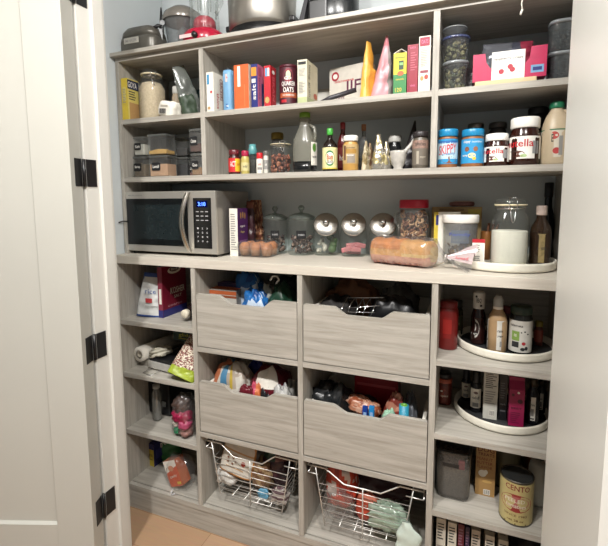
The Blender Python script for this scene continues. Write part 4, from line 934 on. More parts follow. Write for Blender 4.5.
# three slanted-mouth jars
def slant(label, u0, u1, y, kind):
    vt = 213; a, b = at(u0, 232, y=y), at(u1, 232, y=y); xc = (a.x + b.x) / 2; phi = math.atan2(CP.x - xc, y - CP.y)
    W = (b.x - a.x) * math.cos(phi); H = at((u0 + u1) / 2, vt, y=y).z - ZCT
    cg = camdir(xc, y)
    t = T('slanted_cookie_jar', label, 'jar', (xc, y, ZCT), cg + PI / 2, 'slanted glass jars with round steel lids')
    # local -y faces the viewer
    R = W * .47; c = Vector((0, -R * .38, H - R * .93)); tilt = math.radians(62)
    M = Matrix.Translation(c) @ Matrix.Rotation(tilt, 4, 'X')
    mb = MB(); mb.lathe([(0, .003), (.42, .003), (.50, .10), (.53, .35), (.50, .55), (.40, .78), (.2, .9), (0, .92)], GLASS, 36, Matrix.Translation((0, R * .25, 0)), True, 2.8, W, 1.0)
    vs = []
    # scale z of the body to the jar height
    for i in range(len(mb.v)): p = mb.v[i]; mb.v[i] = Vector((p.x, (p.y - R * .25) * W * 1.0 + R * .25, p.z * H))
    mb.build('glass_body', t)
    MB().lathe([(R * .82, -R * .9), (R * .84, -.004), (R * .84, 0)], GLASS, 32, M).build('glass_neck', t)
    lid = MB().lathe([(0, -.001), (R * .96, -.001), (R, .002), (R, .007), (R * .93, .010), (R * .3, .013), (0, .013)], K('b4b0a9', .27, .92, .02), 40, M).build('lid', t)
    MB().lathe([(0, .012), (R * .09, .012), (R * .10, .018), (R * .24, .026), (R * .26, .032), (R * .17, .039), (0, .041)], CHROME, 20, M).build('knob', lid)
    rn = random.Random(kind); mb = MB()
    if kind == 1:
        for s in range(5): mb.ball((rn.uniform(-.3, .0) * W, -W * .12 + s * .012, H * (.12 + .05 * s)), .015, K('b9b4a8', .6), 2, None, (1.2, .7, .7), Euler((s, s * 2, 1)).to_matrix())
        for s in range(4): mb.ball((rn.uniform(.15, .33) * W, -W * .14 + s * .015, H * (.15 + .09 * s)), .017, K('47613a', .6), 2, None, (1, .8, 1))
    elif kind == 2:
        for s in range(4):
            M3 = Matrix.Translation(((s - 1.5) * W * .17, -W * .24 + .012 * (s % 2), H * (.17 + .09 * (s % 2)))) @ Euler((.2, .15 * (s - 1.5), .3)).to_matrix().to_4x4(); mb.box(-.022, -.006, -.009, .022, .006, .010, K('c27c80', .55), .004, M3)
        for s in range(3): mb.box(-.03, 0, .008 + s * .012, .03, .03, .016 + s * .012, K('a86a70', .55), .003)
    else:
        for s in range(12): mb.ball((rn.uniform(-.33, .33) * W, rn.uniform(-.15, .25) * W, H * (.1 + .03 * s)), .015, K('9a8a78', .7), 1, None, (1, .9, .7))
    mb.build('contents', t)
slant('slanted glass jar with green and white packets, leftmost of three with steel lids', 313, 339.5, .30, 1)
slant('slanted glass jar with pink wafers, middle of three with steel lids', 340.5, 367, .30, 2)
slant('slanted glass jar partly behind the bread, rightmost of three with steel lids', 369, 397, .30, 3)
# pretzel barrel
PZ = [K('8a5634', .5), K('a57850', .5), K('6b3e26', .5), K('c09a74', .5)]
RED2 = K('a5162e', .35)
r, R, H = round_item('pretzel_barrel', 'clear plastic barrel of pretzels with wide red lid', 'jar', 398, 430, 199.5, .27, ZCT,
    [('lathe', 'jar_body', CLEARP, [(0, .005), (.92, .005), (1, .04), (1, .72), (.9, .80), (.86, .84)], 2.4), ('lathe', 'lid', RED2, [(0, .86), (.9, .86), (.92, .88), (.92, .98), (.88, 1), (0, 1)]),
     ('scatter', 'contents', .02, .80, .96, 150, .015, PZ, 'ring'), ('label', 'label', .14, .32, 1.0, 40, K('a82832', .5), [('t', 'PRETZELS', 0, .23, .8, .09, WHITE)])])
MB().tube([(-R * .85, -.01, H * .78), (-R * 1.12, -.02, H * .76), (-R * 1.14, -.02, H * .64), (-R * .98, -.02, H * .6)], .005, CLEARP, 8).build('handle', r)
# boxes behind
box_px('cereal_box', 'white and yellow box standing behind the white-lidded canister', 'box', 434, 460, 462, 212, .24, ZCT, (PAPER, PAPER, K('8d6f4e', .7)),
       [('F', 'p', .08, .5, .16, 1, YEL), ('F', 'p', .12, .84, .1, .2, DBL), ('F', 't', .6, .85, .5, .05, K('4a5aa0', .5), 'sugar')], d=.035)
carton('kraft_box', 'brown kraft box with open top at the back behind the canister', 'box', (at(456, 230, y=.315).x, .325, ZCT), .175, .055, at(455, 207, y=.31).z - ZCT, (K('9b8156', .7), K('8d744c', .7), K('6b5538', .7)), [('F', 'p', .85, .88, .24, .16, K('a99a3c', .5)), ('F', 'p', .4, .95, .5, .05, K('7a6040', .7))])
p = at(462, 206, y=.33)
packet('napkin_pack', 'maroon patterned packet resting on top of the brown kraft box', 'packet', (p.x, .325, at(455, 207, y=.31).z + .0005), (.09, .045, .022), lambda a, b, c: K('6f4640', .6) if a < .7 else K('9a8078', .6), 9, amp=.1)

# ---- bread in its clear bag, front of the worktop
cA, cB = at(372, 258, z=ZCT + .02), at(438, 264, z=ZCT + .02)
dv = Vector((cB.x - cA.x, cB.y - cA.y)); L = dv.length; rz = math.atan2(dv.y, dv.x)
yb0 = .115
c0 = at(373, 250, y=.165); c1 = at(436, 258, y=.085)
dv = Vector((c1.x - c0.x, c1.y - c0.y)); L = dv.length; rz = math.atan2(dv.y, dv.x)
t = T('bread_bag', 'clear plastic bag printed in pink with twisted end, wrapped round the loaf', 'bag', ((c0.x + c1.x) / 2, (c0.y + c1.y) / 2 + .012, ZCT), rz)
LB = L * .94; BWd = .115; BH = at(410, 237, y=.13).z - ZCT
CRUST = K('c07426', .6, 0, .25, 40, .5); CRUST2 = K('c8924a', .6, 0, .2, 40, .5); CRUMB = K('cfae6e', .8, 0, .15, 90, .4); PALE = K('c4876c', .6, 0, .15, 40, .3)
lf = MB(); vs = []; fs = []; ms = []
nx, na = 34, 26
for i in range(nx + 1):
    s = i / nx; x = (s - .5) * LB
    e = min(1, min(s, 1 - s) * 9 + .62); lump = 1 + .05 * math.sin(s * PI * 9) - .25 * max(0, s - .6)
    for k in range(na):
        a_ = 2 * PI * k / na; c_, q_ = math.cos(a_), math.sin(a_); ee = (abs(c_) ** 3 + abs(q_) ** 3) ** (-1 / 3.)
        yy = c_ * ee * BWd / 2 * e * .92; zz = BH * .47 + q_ * ee * BH * .45 * e * lump * (1 if q_ > 0 else 1 / lump)
        vs.append((x, yy, max(.004, zz)))
for i in range(nx):
    for k in range(na):
        fs.append((i * na + k, (i + 1) * na + k, (i + 1) * na + (k + 1) % na, i * na + (k + 1) % na))
        q_ = math.sin(2 * PI * (k + .5) / na); s = (i + .5) / nx
        ms.append(CRUST if (q_ > .35 and s < .55) else CRUST2 if q_ > .1 else (PALE if q_ < -.35 else (CRUMB if s > .6 else CRUST2)))
fs.append(tuple(range(na))); ms.append(CRUST); fs.append(tuple(nx * na + k for k in range(na))[::-1]); ms.append(CRUMB)
lf.add(vs, fs, ms, True); lo = lf.build('bread_loaf'); lo.location = t.location; lo.rotation_euler = (0, 0, rz)
tag(lo, 'golden brown loaf inside the clear bag on the worktop', 'bread')
mb = MB(); vs = []; fs = []; ms = []
nx, na = 60, 40; XE = .5 * LB + .012
BFILM = thin('bread_bag_film', 'f6f6f6', .16, .14, .06)
PK = thin('pink_print', 'e2b4a8', .12, .2, .55, 'cf9a90')
for i in range(nx + 1):
    s = i / nx; x = -XE + s * (2 * XE + .035)
    tt = (x + XE) / (2 * XE); 
    if x < XE * .82: e = min(1, max(0, (x + XE)) * 40) ** .5
    else: e = max(.13, 1 - (x - XE * .82) / (XE * .18 + .035) * .9)
    for k in range(na):
        a_ = 2 * PI * k / na; c_, q_ = math.cos(a_), math.sin(a_); ee = (abs(c_) ** 3 + abs(q_) ** 3) ** (-1 / 3.)
        n_ = noise.noise(Vector((x * 60, c_ * 3, q_ * 3))) * .006 * (e > .1)
        yy = c_ * ee * (BWd / 2 * e) + n_; zc = BH * .5 if x < XE * .8 else BH * .5 - (x - XE * .8) * .3
        zz = zc + q_ * ee * BH * .5 * e + n_
        vs.append((x, yy, max(.0015, zz)))
for i in range(nx):
    for k in range(na):
        fs.append((i * na + k, (i + 1) * na + k, (i + 1) * na + (k + 1) % na, i * na + (k + 1) % na))
        q_ = math.sin(2 * PI * (k + .5) / na); pr = noise.noise(Vector((i * .35, k * .9, 3)))
        ms.append(PK if (q_ < -.55 and k > na / 2 and pr > -.25 and i < 46) else BFILM)
fs.append(tuple(range(na))); ms.append(BFILM)
mb.add(vs, fs, ms, True); mb.build('bag_film', t)
# flared tail of the bag past the twist
mb = MB(); vs = []; fs = []; ms = []
X0 = XE + .032
for i in range(9):
    s = i / 8
    for k in range(15):
        q_ = k / 14 - .5
        w_ = .012 + .095 * s
        vs.append((X0 + s * .085 + .01 * noise.noise(Vector((k * .4, s * 2, 0))), q_ * w_ * .8, BH * .40 + q_ * w_ * .9 + .012 * s * math.sin(k * 1.7) + .0 * s))
vs += [(v[0], v[1] - .0008, v[2] + .0008) for v in vs]
for i in range(8):
    for k in range(14):
        f_ = (i * 15 + k, i * 15 + k + 1, (i + 1) * 15 + k + 1, (i + 1) * 15 + k); m_ = thin('tail_print', 'eeeeee', .14, .15, .60, 'dcc8c8') if 3 < k < 12 else FILM
        fs.append(f_); ms.append(m_); fs.append(tuple(135 + q for q in f_)); ms.append(m_)
mb.add(vs, fs, ms, True); mb.text('bread', (X0 + .05, -.003, BH * .40 + .001), (1, 0, 0), (0, .6, .8), .04, .012, K('b0404a', .5)); mb.build('bag_tail', t)
MB().tube([(X0 - .004, .006 * math.cos(q * PI / 6), BH * .40 + .007 * math.sin(q * PI / 6)) for q in range(12)], .0025, K('c9c2bb', .5), 6, True).build('twist_tie', t)

# ---- turntable organisers
def susan(label, cx, cy, z, R, grp='round white turntable trays', mat=None):
    t = T('turntable_tray', label, 'turntable', (cx, cy, z), 0, grp)
    WP = K('d9d4c6', .35)
    MB().lathe([(0, 0), (R * .62, 0), (R * .62, .006), (0, .006)], K('9a968c', .4), 40).build('base', t)
    MB().lathe([(0, .0065), (R * .90, .0065), (R * .955, .002), (R * .985, .004), (R, .010), (R * .995, .016), (R, .024), (R * .99, .031), (R * .965, .030), (R * .955, .014), (R * .93, .0100), (0, .0100)], WP, 64).build('tray', t)
    MB().lathe([(0, .0101), (R * .925, .0101), (R * .925, .0112), (0, .0112)], mat or K('c9c5b8', .6), 48).build('mat', t)
    return z + .0118
zs1 = susan('white turntable tray on the worktop beneath sugar jar and bottles', 1.078, .215, ZCT, .160)
zs2 = susan('white turntable tray holding sauces, directly below the worktop', 1.093, .208, ZP, .157, mat=K('1b1c1e', .7))
zs3 = susan('white turntable tray holding cartons, on the second right shelf', 1.090, .222, ZQ, .155, mat=K('1b1c1e', .7))
# items on worktop turntable
round_item('storage_canister', 'clear plastic canister with wide white lid and yellow mix inside', 'canister', 442, 479, 214.5, .235, zs1,
    [('lathe', 'jar_body', thin('canister_plastic', 'c0c2c2', .06, .12, .10), [(0, .005), (.86, .005), (.9, .04), (.94, .8), (.9, .82)]), ('lathe', 'lid', WHITE, [(0, .82), (.97, .82), (1, .84), (1, .97), (.96, 1), (0, 1)]),
     ('scatter', 'contents', .02, .35, .8, 60, .010, [K('a8843c', .6), K('8d6d38', .6), K('6d5a40', .6)], 'flake'), ('label', 'label', .4, .68, .93, 30, thin('faint_label', 'a8b0b8', .05, .2, .4, '9aa3ae'), [('t', 'Family', 0, .58, .6, .08, K('4a5aa0', .5)), ('t', 'size', 0, .47, .4, .05, K('6b6b6b', .5))])])
# cinnamon cup
r, R, H = round_item('spice_cup', 'orange-labelled cup holding cinnamon sticks, behind the red-topped box', 'cup', 480.5, 492.5, 231, .29, zs1, [('lathe', 'cup_body', K('8e5c2e', .4), [(0, 0), (.85, 0), (1, .98), (.95, 1), (.8, .1), (0, .08)])])
for k in range(3):
    o = MB().lathe([(0, 0), (.0045, 0), (.0045, .12), (0, .12)], K('6e4630', .8), 10).build('cinnamon_stick'); o.location = (r.location.x - .006 + .008 * k, r.location.y + .004 * k, zs1 + .012); o.rotation_euler = (.03 * k, .10 + .06 * k, 0)
    tag(o, 'long cinnamon stick leaning up out of the orange-labelled cup', 'spice', 'cinnamon sticks in the cup')
a, b = at(471, 250, y=.110), at(483.5, 250, y=.110)
o = carton('baking_soda_box', 'small white box with red top on the turntable edge', 'box', ((a.x + b.x) / 2 + .004, .125, zs1), b.x - a.x, .022, at(478, 239.5, y=.115).z - zs1, (PAPER, REDB, REDB), [('F', 'p', .5, .94, 1, .12, REDB)] + fine('F', .15, .8, .50, .82, 4, GREYINK) + fine('F', .15, .85, .1, .4, 4, GREYINK), rz=-.05)
SUG = K('d6d0c4', .9, 0, .03, 200)
clamp_jar('big wire-clamp jar half full of white sugar on the worktop turntable', 491.5, 530, 198, .165, zs1, .52, SUG, None, None, 2.5)
a = at(534, 255, y=.19)
AMB = K('2b1a10', .12)
round_item('vanilla_bottle', 'dark amber bottle with pinkish white cap and tan labels', 'bottle', 530.5, 552.5, 205.5, .20, zs1,
    [('lathe', 'bottle_body', thin('amber_glass', '6e5340', .05, .05, .4, '4a3628'), [(0, .005), (.93, .005), (1, .03), (1, .52), (.9, .64), (.46, .78), (.42, .85)], 2.6), ('lathe', 'contents', AMB, [(0, .01), (.9, .01), (.95, .04), (.95, .46), (0, .46)], 2.6),
     ('lathe', 'cap', K('c9b6ac', .4), [(0, .84), (.50, .84), (.52, .86), (.52, .98), (.46, 1), (0, 1)]), ('label', 'label', .06, .54, 1.0, 20, K('8e7c52', .6, 0, .3, 100), [('t', 'vanilla', 0, .3, .3, .05, INK)])], face=-25)
vb = [o for o in bpy.data.objects if o.name == 'vanilla_bottle'][0]; _, R, H = size_round(530.5, 552.5, 205.5, .20, zs1)
ga = camdir(vb.location.x, vb.location.y) + .42
mb = MB().cylpatch(R * 1.005 + .0006, .06 * H, .54 * H, ga - .5, ga + .42, K('8e7c52', .6, 0, .3, 100)); mb.cyltext('extract', R * 1.01 + .0012, .3 * H, ga, R * .6, .05 * H, INK); mb.build('label', vb)
round_item('wine_bottle', 'tall black bottle at the back right of the worktop', 'bottle', 545, 559, 182.5, .352, ZCT,
    [('lathe', 'bottle_body', K('0e0f12', .12), [(0, 0), (.93, 0), (1, .02), (1, .54), (.85, .62), (.62, .68), (.55, .72), (.55, .92)]), ('lathe', 'cap', K('16161a', .3), [(0, .82), (.64, .82), (.66, .84), (.66, .99), (.6, 1), (0, 1)])], x=1.226)

# ================================================================== BASE CABINET, LEFT COLUMN
# cell 1
SALTR = K('6e1428', .45); SALTN = K('2a2c6a', .45)
def ricef(t, s, f):
    return K('2f4c8e', .4) if (s < -.90 or t > .93 or t < .04) else K('c3c4c2', .5)
z = ZA
p = at(143, 290, y=.13)
def rice_extra(mb):
    mb.quad((-.005, -.0375, .075), (1, 0, 0), (0, -.12, 1), .030, .020, K('b23a3e', .5)); mb.quad((.01, -.038, .05), (1, 0, 0), (0, 0, 1), .06, .003, GREYINK)
    mb.text('rice', (.0, -.034, .115), (1, 0, 0), (0, -.1, 1), .05, .02, K('5f6f9a', .6))
pouch('rice_bag', 'white paper bag with blue border and small red print, top left cubby', 'bag', (-.348, .105, z), .145, .065, at(147, 273, y=.10).z - z, ricef, .30, (-.03, .06), seed=61, crump=.012, wtop=.62, extra=rice_extra)
pouch('blue_bag', 'bright blue bag behind the white and blue paper bag', 'bag', (at(150, 290, y=.25).x, .265, z), .15, .06, .21, lambda *a: K('1f3f94', .4), 0, seed=62, crump=.010)
a, b, c = at(158.5, 300, y=.085), at(163, 300, y=.085), 0
o = box_px('salt_box', 'dark red coarse salt box with white lettering and blue foot', 'box', 157.5, 162, 186, 267.5, .085, z, (K('7d3040', .5), SALTR, SALTR),
    [('R', 'p', .5, .07, 1, .16, SALTN), ('R', 't', .62, .49, .6, .13, CREAM, 'KOSHER'), ('R', 't', .62, .36, .32, .06, CREAM, 'SALT'), ('R', 't', .5, .2, .6, .04, K('b4808a', .5), 'coarse'),
     ('F', 'p', .5, .07, 1, .16, SALTN), ('F', 'p', .5, .42, .5, .3, PAPER), ('R', 'e', .5, .90, .55, .14, CREAM), ('R', 'e', .5, .92, .4, .10, K('3c1520', .5)), ('R', 't', .5, .92, .28, .05, CREAM, 'fine')], h=at(160, 267.5, y=.085).z - z)
# dark bottle lying/upright with white cap towards the viewer
p = at(180, 308, y=.045)
t = T('wine_bottle', 'dark bottle lying with round white cap facing out beside the red salt box', 'bottle', (-.143, .060, z), 0)
M = Matrix.Translation((0, 0, .0365)) @ Matrix.Rotation(-PI / 2, 4, 'X')
MB().lathe([(0, .26), (.033, .26), (.0355, .25), (.0355, .09), (.026, .05), (.0155, .035), (.0155, .012)], K('241a1c', .15), 24, M).build('bottle_body', t)
MB().lathe([(0, 0), (.0165, .0), (.018, .003), (.018, .022), (0, .022)], CREAM, 24, M).build('cap', t)
# a tall dark packet above the lying bottle
pouch('dark_bag', 'dark glossy coffee bag behind the lying bottle in the top left cubby', 'bag', (-.092, .345, z), .06, .05, .205, lambda *a: K('2a1c20', .3), 0, seed=64, crump=.008)
# cell 2
z = ZB_
p = at(142, 348, y=.10)
t = T('paper_roll', 'white roll of parchment lying with its round end facing out, second left cubby', 'roll', (at(137, 347, y=.06).x + .005, .065, z + .0), -.10)
rr = .034; zz = .062
cr_ = Matrix.Translation((0, 0, zz)) @ Matrix.Rotation(-PI / 2, 4, 'X')
MB().lathe([(.020, 0), (rr, 0), (rr, .27), (.020, .27)], PAPER, 32, cr_).build('paper', t)
mb = MB().lathe([(0, .006), (.009, .006), (.009, .002), (.020, .002), (.020, .26)], K('a39c8d', .6), 24, cr_)
for k in range(5): mb.ball((.013 * math.cos(k * 1.26), .001, zz + .013 * math.sin(k * 1.26)), .003, K('77716a', .6), 1)
mb.build('core', t)
MB().box(-.03, .03, 0, .03, .25, .029, K('a09a90', .6), .004).build('cradle', t)
a = at(140, 368, z=z); 
t = T('waffle_iron', 'shallow chrome appliance with dark plate and wire handle in the second left cubby', 'appliance', (at(160, 368, y=.05).x + .012, .055, z), -.12)
MB().box(-.095, .0, .008, .095, .12, .040, K('d2cfc9', .4, .5), .006).build('base', t)
MB().box(-.090, .006, .040, .090, .115, .048, K('1c1c1e', .3), .003).build('plate', t)
MB().tube([(-.07, -.002, .012), (-.075, -.045, .004), (-.02, -.050, .004), (-.012, -.002, .012)], .0018, CHROME, 6).build('wire_handle', t)
for sx in (-.08, .08): MB().lathe([(0, 0), (.008, 0), (.008, .009), (0, .009)], BLACK, 10, Matrix.Translation((sx, .06, 0))).build('foot', t)
p = at(158, 350, y=.13)
packet('rubber_gloves', 'crumpled pale grey gloves bundle between the roll and the green box', 'gloves', (at(157, 350, y=.09).x + .005, .115, z + .0485), (.10, .065, .045), lambda a, b, c: K('a9a493', .7) if int(a * 9) % 2 else K('bcb7a6', .7), 71, (0, -.2, .5), .35, 2.2)
a = at(164, 345, y=.16)
carton('bag_box', 'long dark green box with yellow and white lettering lying over the chrome appliance', 'box', (-.190, .175, z + .122), .16, .06, .050, (K('1d3328', .45), DG, K('1f3a2c', .45)),
       [('F', 't', .42, .5, .5, .4, K('b3b03c', .5), 'glider'), ('F', 't', .82, .5, .26, .3, CREAM, 'bags'), ('F', 'p', .42, .2, .5, .06, K('b3b03c', .5)), ('T', 'p', .5, .5, .9, .7, K('294434', .45))], rz=.10, ry=.04)
carton('foil_box', 'grey-green flat box propped beneath the dark green box', 'box', (-.175, .225, z + .0005), .15, .07, .120, (K('7d8577', .5), K('7d8577', .5), K('8e9488', .5)), [('F', 'p', .5, .5, .7, .3, K('9aa294', .5))], rz=.08)
BEAN = [K('6b3c34', .5), K('c4b8a4', .5), K('8d5a4c', .5), K('dad0bc', .5)]
LIME = K('96a632', .4)
def beanf(t, s, f):
    if t < .22 + .03 * s: return LIME
    return BEAN[int(abs(noise.noise(Vector((t * 26, s * 13, 2.0 * f)))) * 14) % 4]
pouch('bean_bag', 'bag of mixed speckled beans with lime green end leaning to the front', 'bag', (at(178, 378, y=.0).x + .000, .018, z + .014), .125, .06, .175, beanf, .25, (-.50, .40), seed=73, crump=.007, wtop=.8, nu=64, nv=54)
# cell 3
z = ZC_
p = at(156, 400, y=.15)
t = T('toaster', 'black boxy toaster at the back of the third left cubby', 'toaster', (at(157, 405, y=.16).x + .01, .15, z))
MB().box(-.075, 0, .006, .075, .19, .165, K('17181a', .3), .010).build('body', t)
MB().box(.030, -.004, .05, .052, -.001, .075, K('8f9496', .4), .001).build('dial_plate', t)
mb = MB(); 
for sx in (-.035, .02): mb.box(sx - .012, .03, .1645, sx + .012, .16, .1665, K('050505', .6))
mb.build('slot', t)
for sx in (-.06, .06):
    for sy in (.02, .17): MB().lathe([(0, 0), (.008, 0), (.008, .007), (0, .007)], BLACK, 10, Matrix.Translation((sx, sy, 0))).build('foot', t)
xb = at(156, 400, y=.11).x
t = T('plastic_bottle', 'slim clear plastic tube standing in front of the black toaster', 'bottle', (xb, .115, z))
MB().lathe([(0, .002), (.018, .002), (.021, .01), (.021, .13), (.014, .15), (.014, .158)], thin('tube_plastic', 'd0d0cc', .12, .1, .25, 'b5b5b0'), 24).build('tube', t)
MB().lathe([(0, .155), (.016, .155), (.016, .172), (0, .172)], K('a9a9a4', .4), 20).build('cap', t)
def film_bag(label, loc, w, d, h, inner, sd, rz=0, group=None):
    t = T('produce_bag', label, 'bag', loc, rz, group)
    mb = MB(); blob(mb, (0, 0, h * .5), (w, d, h), lambda *a: FILM, sd, .22, 2.6, .93, 30, 20, 3.0); mb.build('bag_film', t)
    for i, (nm, c, s, m, sd2) in enumerate(inner):
        mb = MB(); blob(mb, c, s, (lambda *a, m=m: m), sd2, .3, 2.3, .9, 24, 16, 2.5); mb.build(nm, t)
    return t
MAG = K('8e1a40', .4); MAG2 = K('a84868', .4)
t = film_bag('clear bag stuffed with magenta and white wrappers, front of third left cubby', (at(184, 420, y=.035).x - .012, .058, z), .090, .095, .185,
    [('wrapper', (-.008, -.008, .140), (.075, .075, .07), K('46352f', .5), 5), ('wrapper', (-.004, -.012, .095), (.084, .08, .07), MAG, 6), ('wrapper', (.016, -.02, .065), (.056, .06, .05), MAG2, 7), ('wrapper', (-.026, -.022, .062), (.034, .036, .03), PAPER, 8), ('wrapper', (-.024, -.018, .030), (.032, .036, .044), K('1f7a52', .4), 9), ('wrapper', (.014, -.01, .032), (.055, .06, .056), K('8e6a64', .5), 12)], 81)
# cell 4
z = ZBOT
a = at(142, 455, y=.12)
o = carton('tea_bag_box', 'yellow and navy box at the back of the lowest left cubby', 'box', (at(150, 455, y=.13).x, .17, z), .05, .07, at(148, 444, y=.13).z - z, (K('c2ac3a', .5), K('25245a', .5), K('25245a', .5)), [('F', 'p', .5, .88, 1, .26, K('25245a', .5)), ('F', 't', .5, .5, .7, .14, K('7d6b22', .5), 'tea'), ('F', 'p', .5, .3, .6, .05, K('8d7a2a', .5)), ('R', 'p', .5, .5, .6, .4, K('3c3a7a', .5))], rz=-.12)
pouch('snack_bag', 'green bag with white lettering behind the orange and white box', 'bag', (at(168, 455, y=.19).x, .215, z), .11, .06, .165, lambda t, s, f: K('2f7038', .4), .2, (0, -.12), seed=85, crump=.008,
      extra=lambda mb: (mb.text('green', (0, -.034, .10), (.92, 0, .3), (-.3, 0, .92), .07, .022, PAPER)))
tc = at(183, 472, y=.07)
t = T('tea_box_in_bag', 'orange and white tea box tipped forward inside a loose clear bag, lowest left cubby', 'box', (tc.x - .006, .062, z), 0)
M = Matrix.Translation((.0, .0, .020)) @ Euler((.0, -.42, -.12)).to_matrix().to_4x4()
mb = MB(); w, d, h = .078, .05, .115; ORG2 = K('c4532e', .45)
mb.box(-w / 2, -d / 2, 0, w / 2, d / 2, h, [PAPER, K('8a5a42', .6), ORG2, K('a0522e', .5), ORG2, ORG2], 0, M)
e = -d / 2 - .0006
mb.add([(-w / 2, e, h * .52), (w / 2, e, h * .78), (w / 2, e, h), (-w / 2, e, h)], [(0, 1, 2, 3)], PAPER, False, M)
mb.quad((-.0, e - .0006, h * .7), (1, 0, 0), (0, 0, 1), w * .45, h * .22, K('c98a6a', .5), M, 1); mb.text('zesty', (0, e - .0006, h * .38), (1, 0, .15), (-.15, 0, 1), w * .6, h * .12, PAPER, M)
mb.quad((w * .3, e - .0006, h * .12), (1, 0, 0), (0, 0, 1), w * .3, h * .1, YEL, M)
mb.build('carton', t)
mb = MB(); blob(mb, (0, 0, .075), (.125, .085, .15), lambda *a: FILM, 88, .16, 3, .95, 28, 18, 3); 
mb.build('bag_film', t)
o = MB().tube([(-.01, -.045, .02), (-.012, -.056, .006), (-.002, -.058, .003), (.010, -.054, .010)], .004, thin('knot', 'e0e0e0', .2, .2, .4), 6).build('bag_knot', t)

# ================================================================== DRAWER CONTENTS
z = ZD1 + .0
x_ = at(222, 292, y=.10).x
DB = ZR1 + .0245
carton('cookbook', 'orange topped white box standing in the upper left drawer', 'box', (at(221, 295, y=.085).x, .125, DB), at(233, 295, y=.085).x - at(206, 295, y=.085).x, .055, at(220, 290, y=.085).z - DB, (K('b9b5ac', .5), K('8b8780', .5), K('a8542c', .5)), [('F', 'p', .5, .93, 1, .08, K('b45a30', .5)), ('F', 'p', .5, .85, 1, .05, K('8e4a2c', .5))])
carton('recipe_box', 'dark violet box standing behind the orange topped box', 'box', (at(226, 285, y=.18).x, .185, DB), .13, .05, at(224, 283, y=.16).z - DB, (K('3a2a4e', .5), K('3a2a4e', .5), K('50406a', .5)), [('F', 'p', .5, .9, .9, .06, PAPER)])
def bluef(a, b, c):
    n = noise.noise(Vector((a * 4, b * 2.2, c * 2.2))); return K('b9c6d6', .3) if n > .28 else (K('1f5f9e', .3) if n > -.2 else K('17437e', .3))
def pk(name, label, u, v, y, sz, cf, sd, base_z, rot=(0, 0, 0), amp=.2, cat='packet', freq=2.2):
    """packet whose top is seen about pixel u,v at depth y; stands down to base_z"""
    p = at(u, v, y=y); h = max(.03, p.z - base_z)
    return packet(name, label, cat, (p.x, y, base_z), (sz[0], sz[1], h if not sz[2] else sz[2]), cf, sd, rot, amp, 2.8, None, freq)
pk('chip_bag', 'shiny blue snack bag filling the middle of the upper left drawer', 251, 275, .19, (.15, .12, 0), bluef, 91, DB, amp=.22)
pk('chip_bag', 'blue and white crinkled packet at the front of the upper left drawer', 256, 291, .085, (.11, .075, 0), bluef, 92, DB, amp=.3, freq=3)
pk('net_bag', 'grey bag beside the blue packets in the upper left drawer', 268, 287, .12, (.06, .08, 0), lambda a, b, c: K('5f6460', .5) if a < .7 else K('8b8f88', .5), 93, DB, amp=.3)
pk('dark_green_bag', 'dark green bag at the right of the upper left drawer', 283, 284, .135, (.10, .12, 0), lambda *a: K('1c3c2c', .4), 94, DB, amp=.25)
o = pk('black_bag', 'black bag at the back right of the upper left drawer', 288, 276, .27, (.12, .10, 0), lambda *a: K('1b1d22', .4), 95, DB, amp=.2)
t = MB().tube([(0, 0, 0), (.012, -.003, .016), (.03, 0, .018), (.038, .0, .004), (.024, .002, -.012)], .0035, PAPER, 8).build('twist_clip'); q = at(273, 279, y=.125); t.location = (q.x, .10, q.z); tag(t, 'white loop shaped bag clip over the grey bag', 'clip')
# upper right drawer
z2 = ZR1 + .0245
pk('paper_bag', 'brown paper bag slumped at the back of the upper right drawer', 352, 282, .26, (.20, .12, 0), lambda a, b, c: K('5c3a26', .7) if a < .6 else K('70492f', .7), 101, z2, amp=.3)
pk('plastic_bag', 'dark grey plastic bag at the right back of the upper right drawer', 400, 284, .24, (.14, .14, 0), lambda a, b, c: K('4b4a48', .4) if a > .6 else K('2b2b2c', .4), 102, z2, amp=.25)
pk('black_bag', 'black bag lying under the wire rack in the upper right drawer', 394, 296, .12, (.17, .10, 0), lambda *a: K('101114', .35), 103, z2, amp=.2)
pk('black_bag', 'black cloth bag on the left of the upper right drawer', 338, 296, .15, (.15, .14, 0), lambda *a: K('191514', .7), 104, z2, amp=.2)
mb = MB(); p = at(352, 314, y=.07); q0 = at(366, 306, y=.07)
t = T('wire_rack', 'small bent chrome wire rack resting on the dark bags, upper right drawer', 'rack', (p.x, .07, z2 + .14))
hz = at(366, 306, y=.07).z - (z2 + .14)
for k in range(5):
    xx = -.04 + k * .028; mb.tube([(xx, -.02, hz * .2 + .008), (xx + .006, .0, hz * .8 + .01 * (k % 2)), (xx + .016, .03, hz + .02), (xx + .02, .06, hz * .5)], .0016, CHROME, 6)
mb.tube([(-.05, -.018, hz * .2 + .010), (.085, -.016, hz * .3 + .016)], .0018, CHROME, 6); mb.tube([(-.03, .03, hz + .016), (.11, .03, hz + .028)], .0018, CHROME, 6)
mb.tube([(-.05, .0, hz * .6), (.10, -.0, hz * .9 + .01)], .0018, CHROME, 6); mb.build('wires', t)
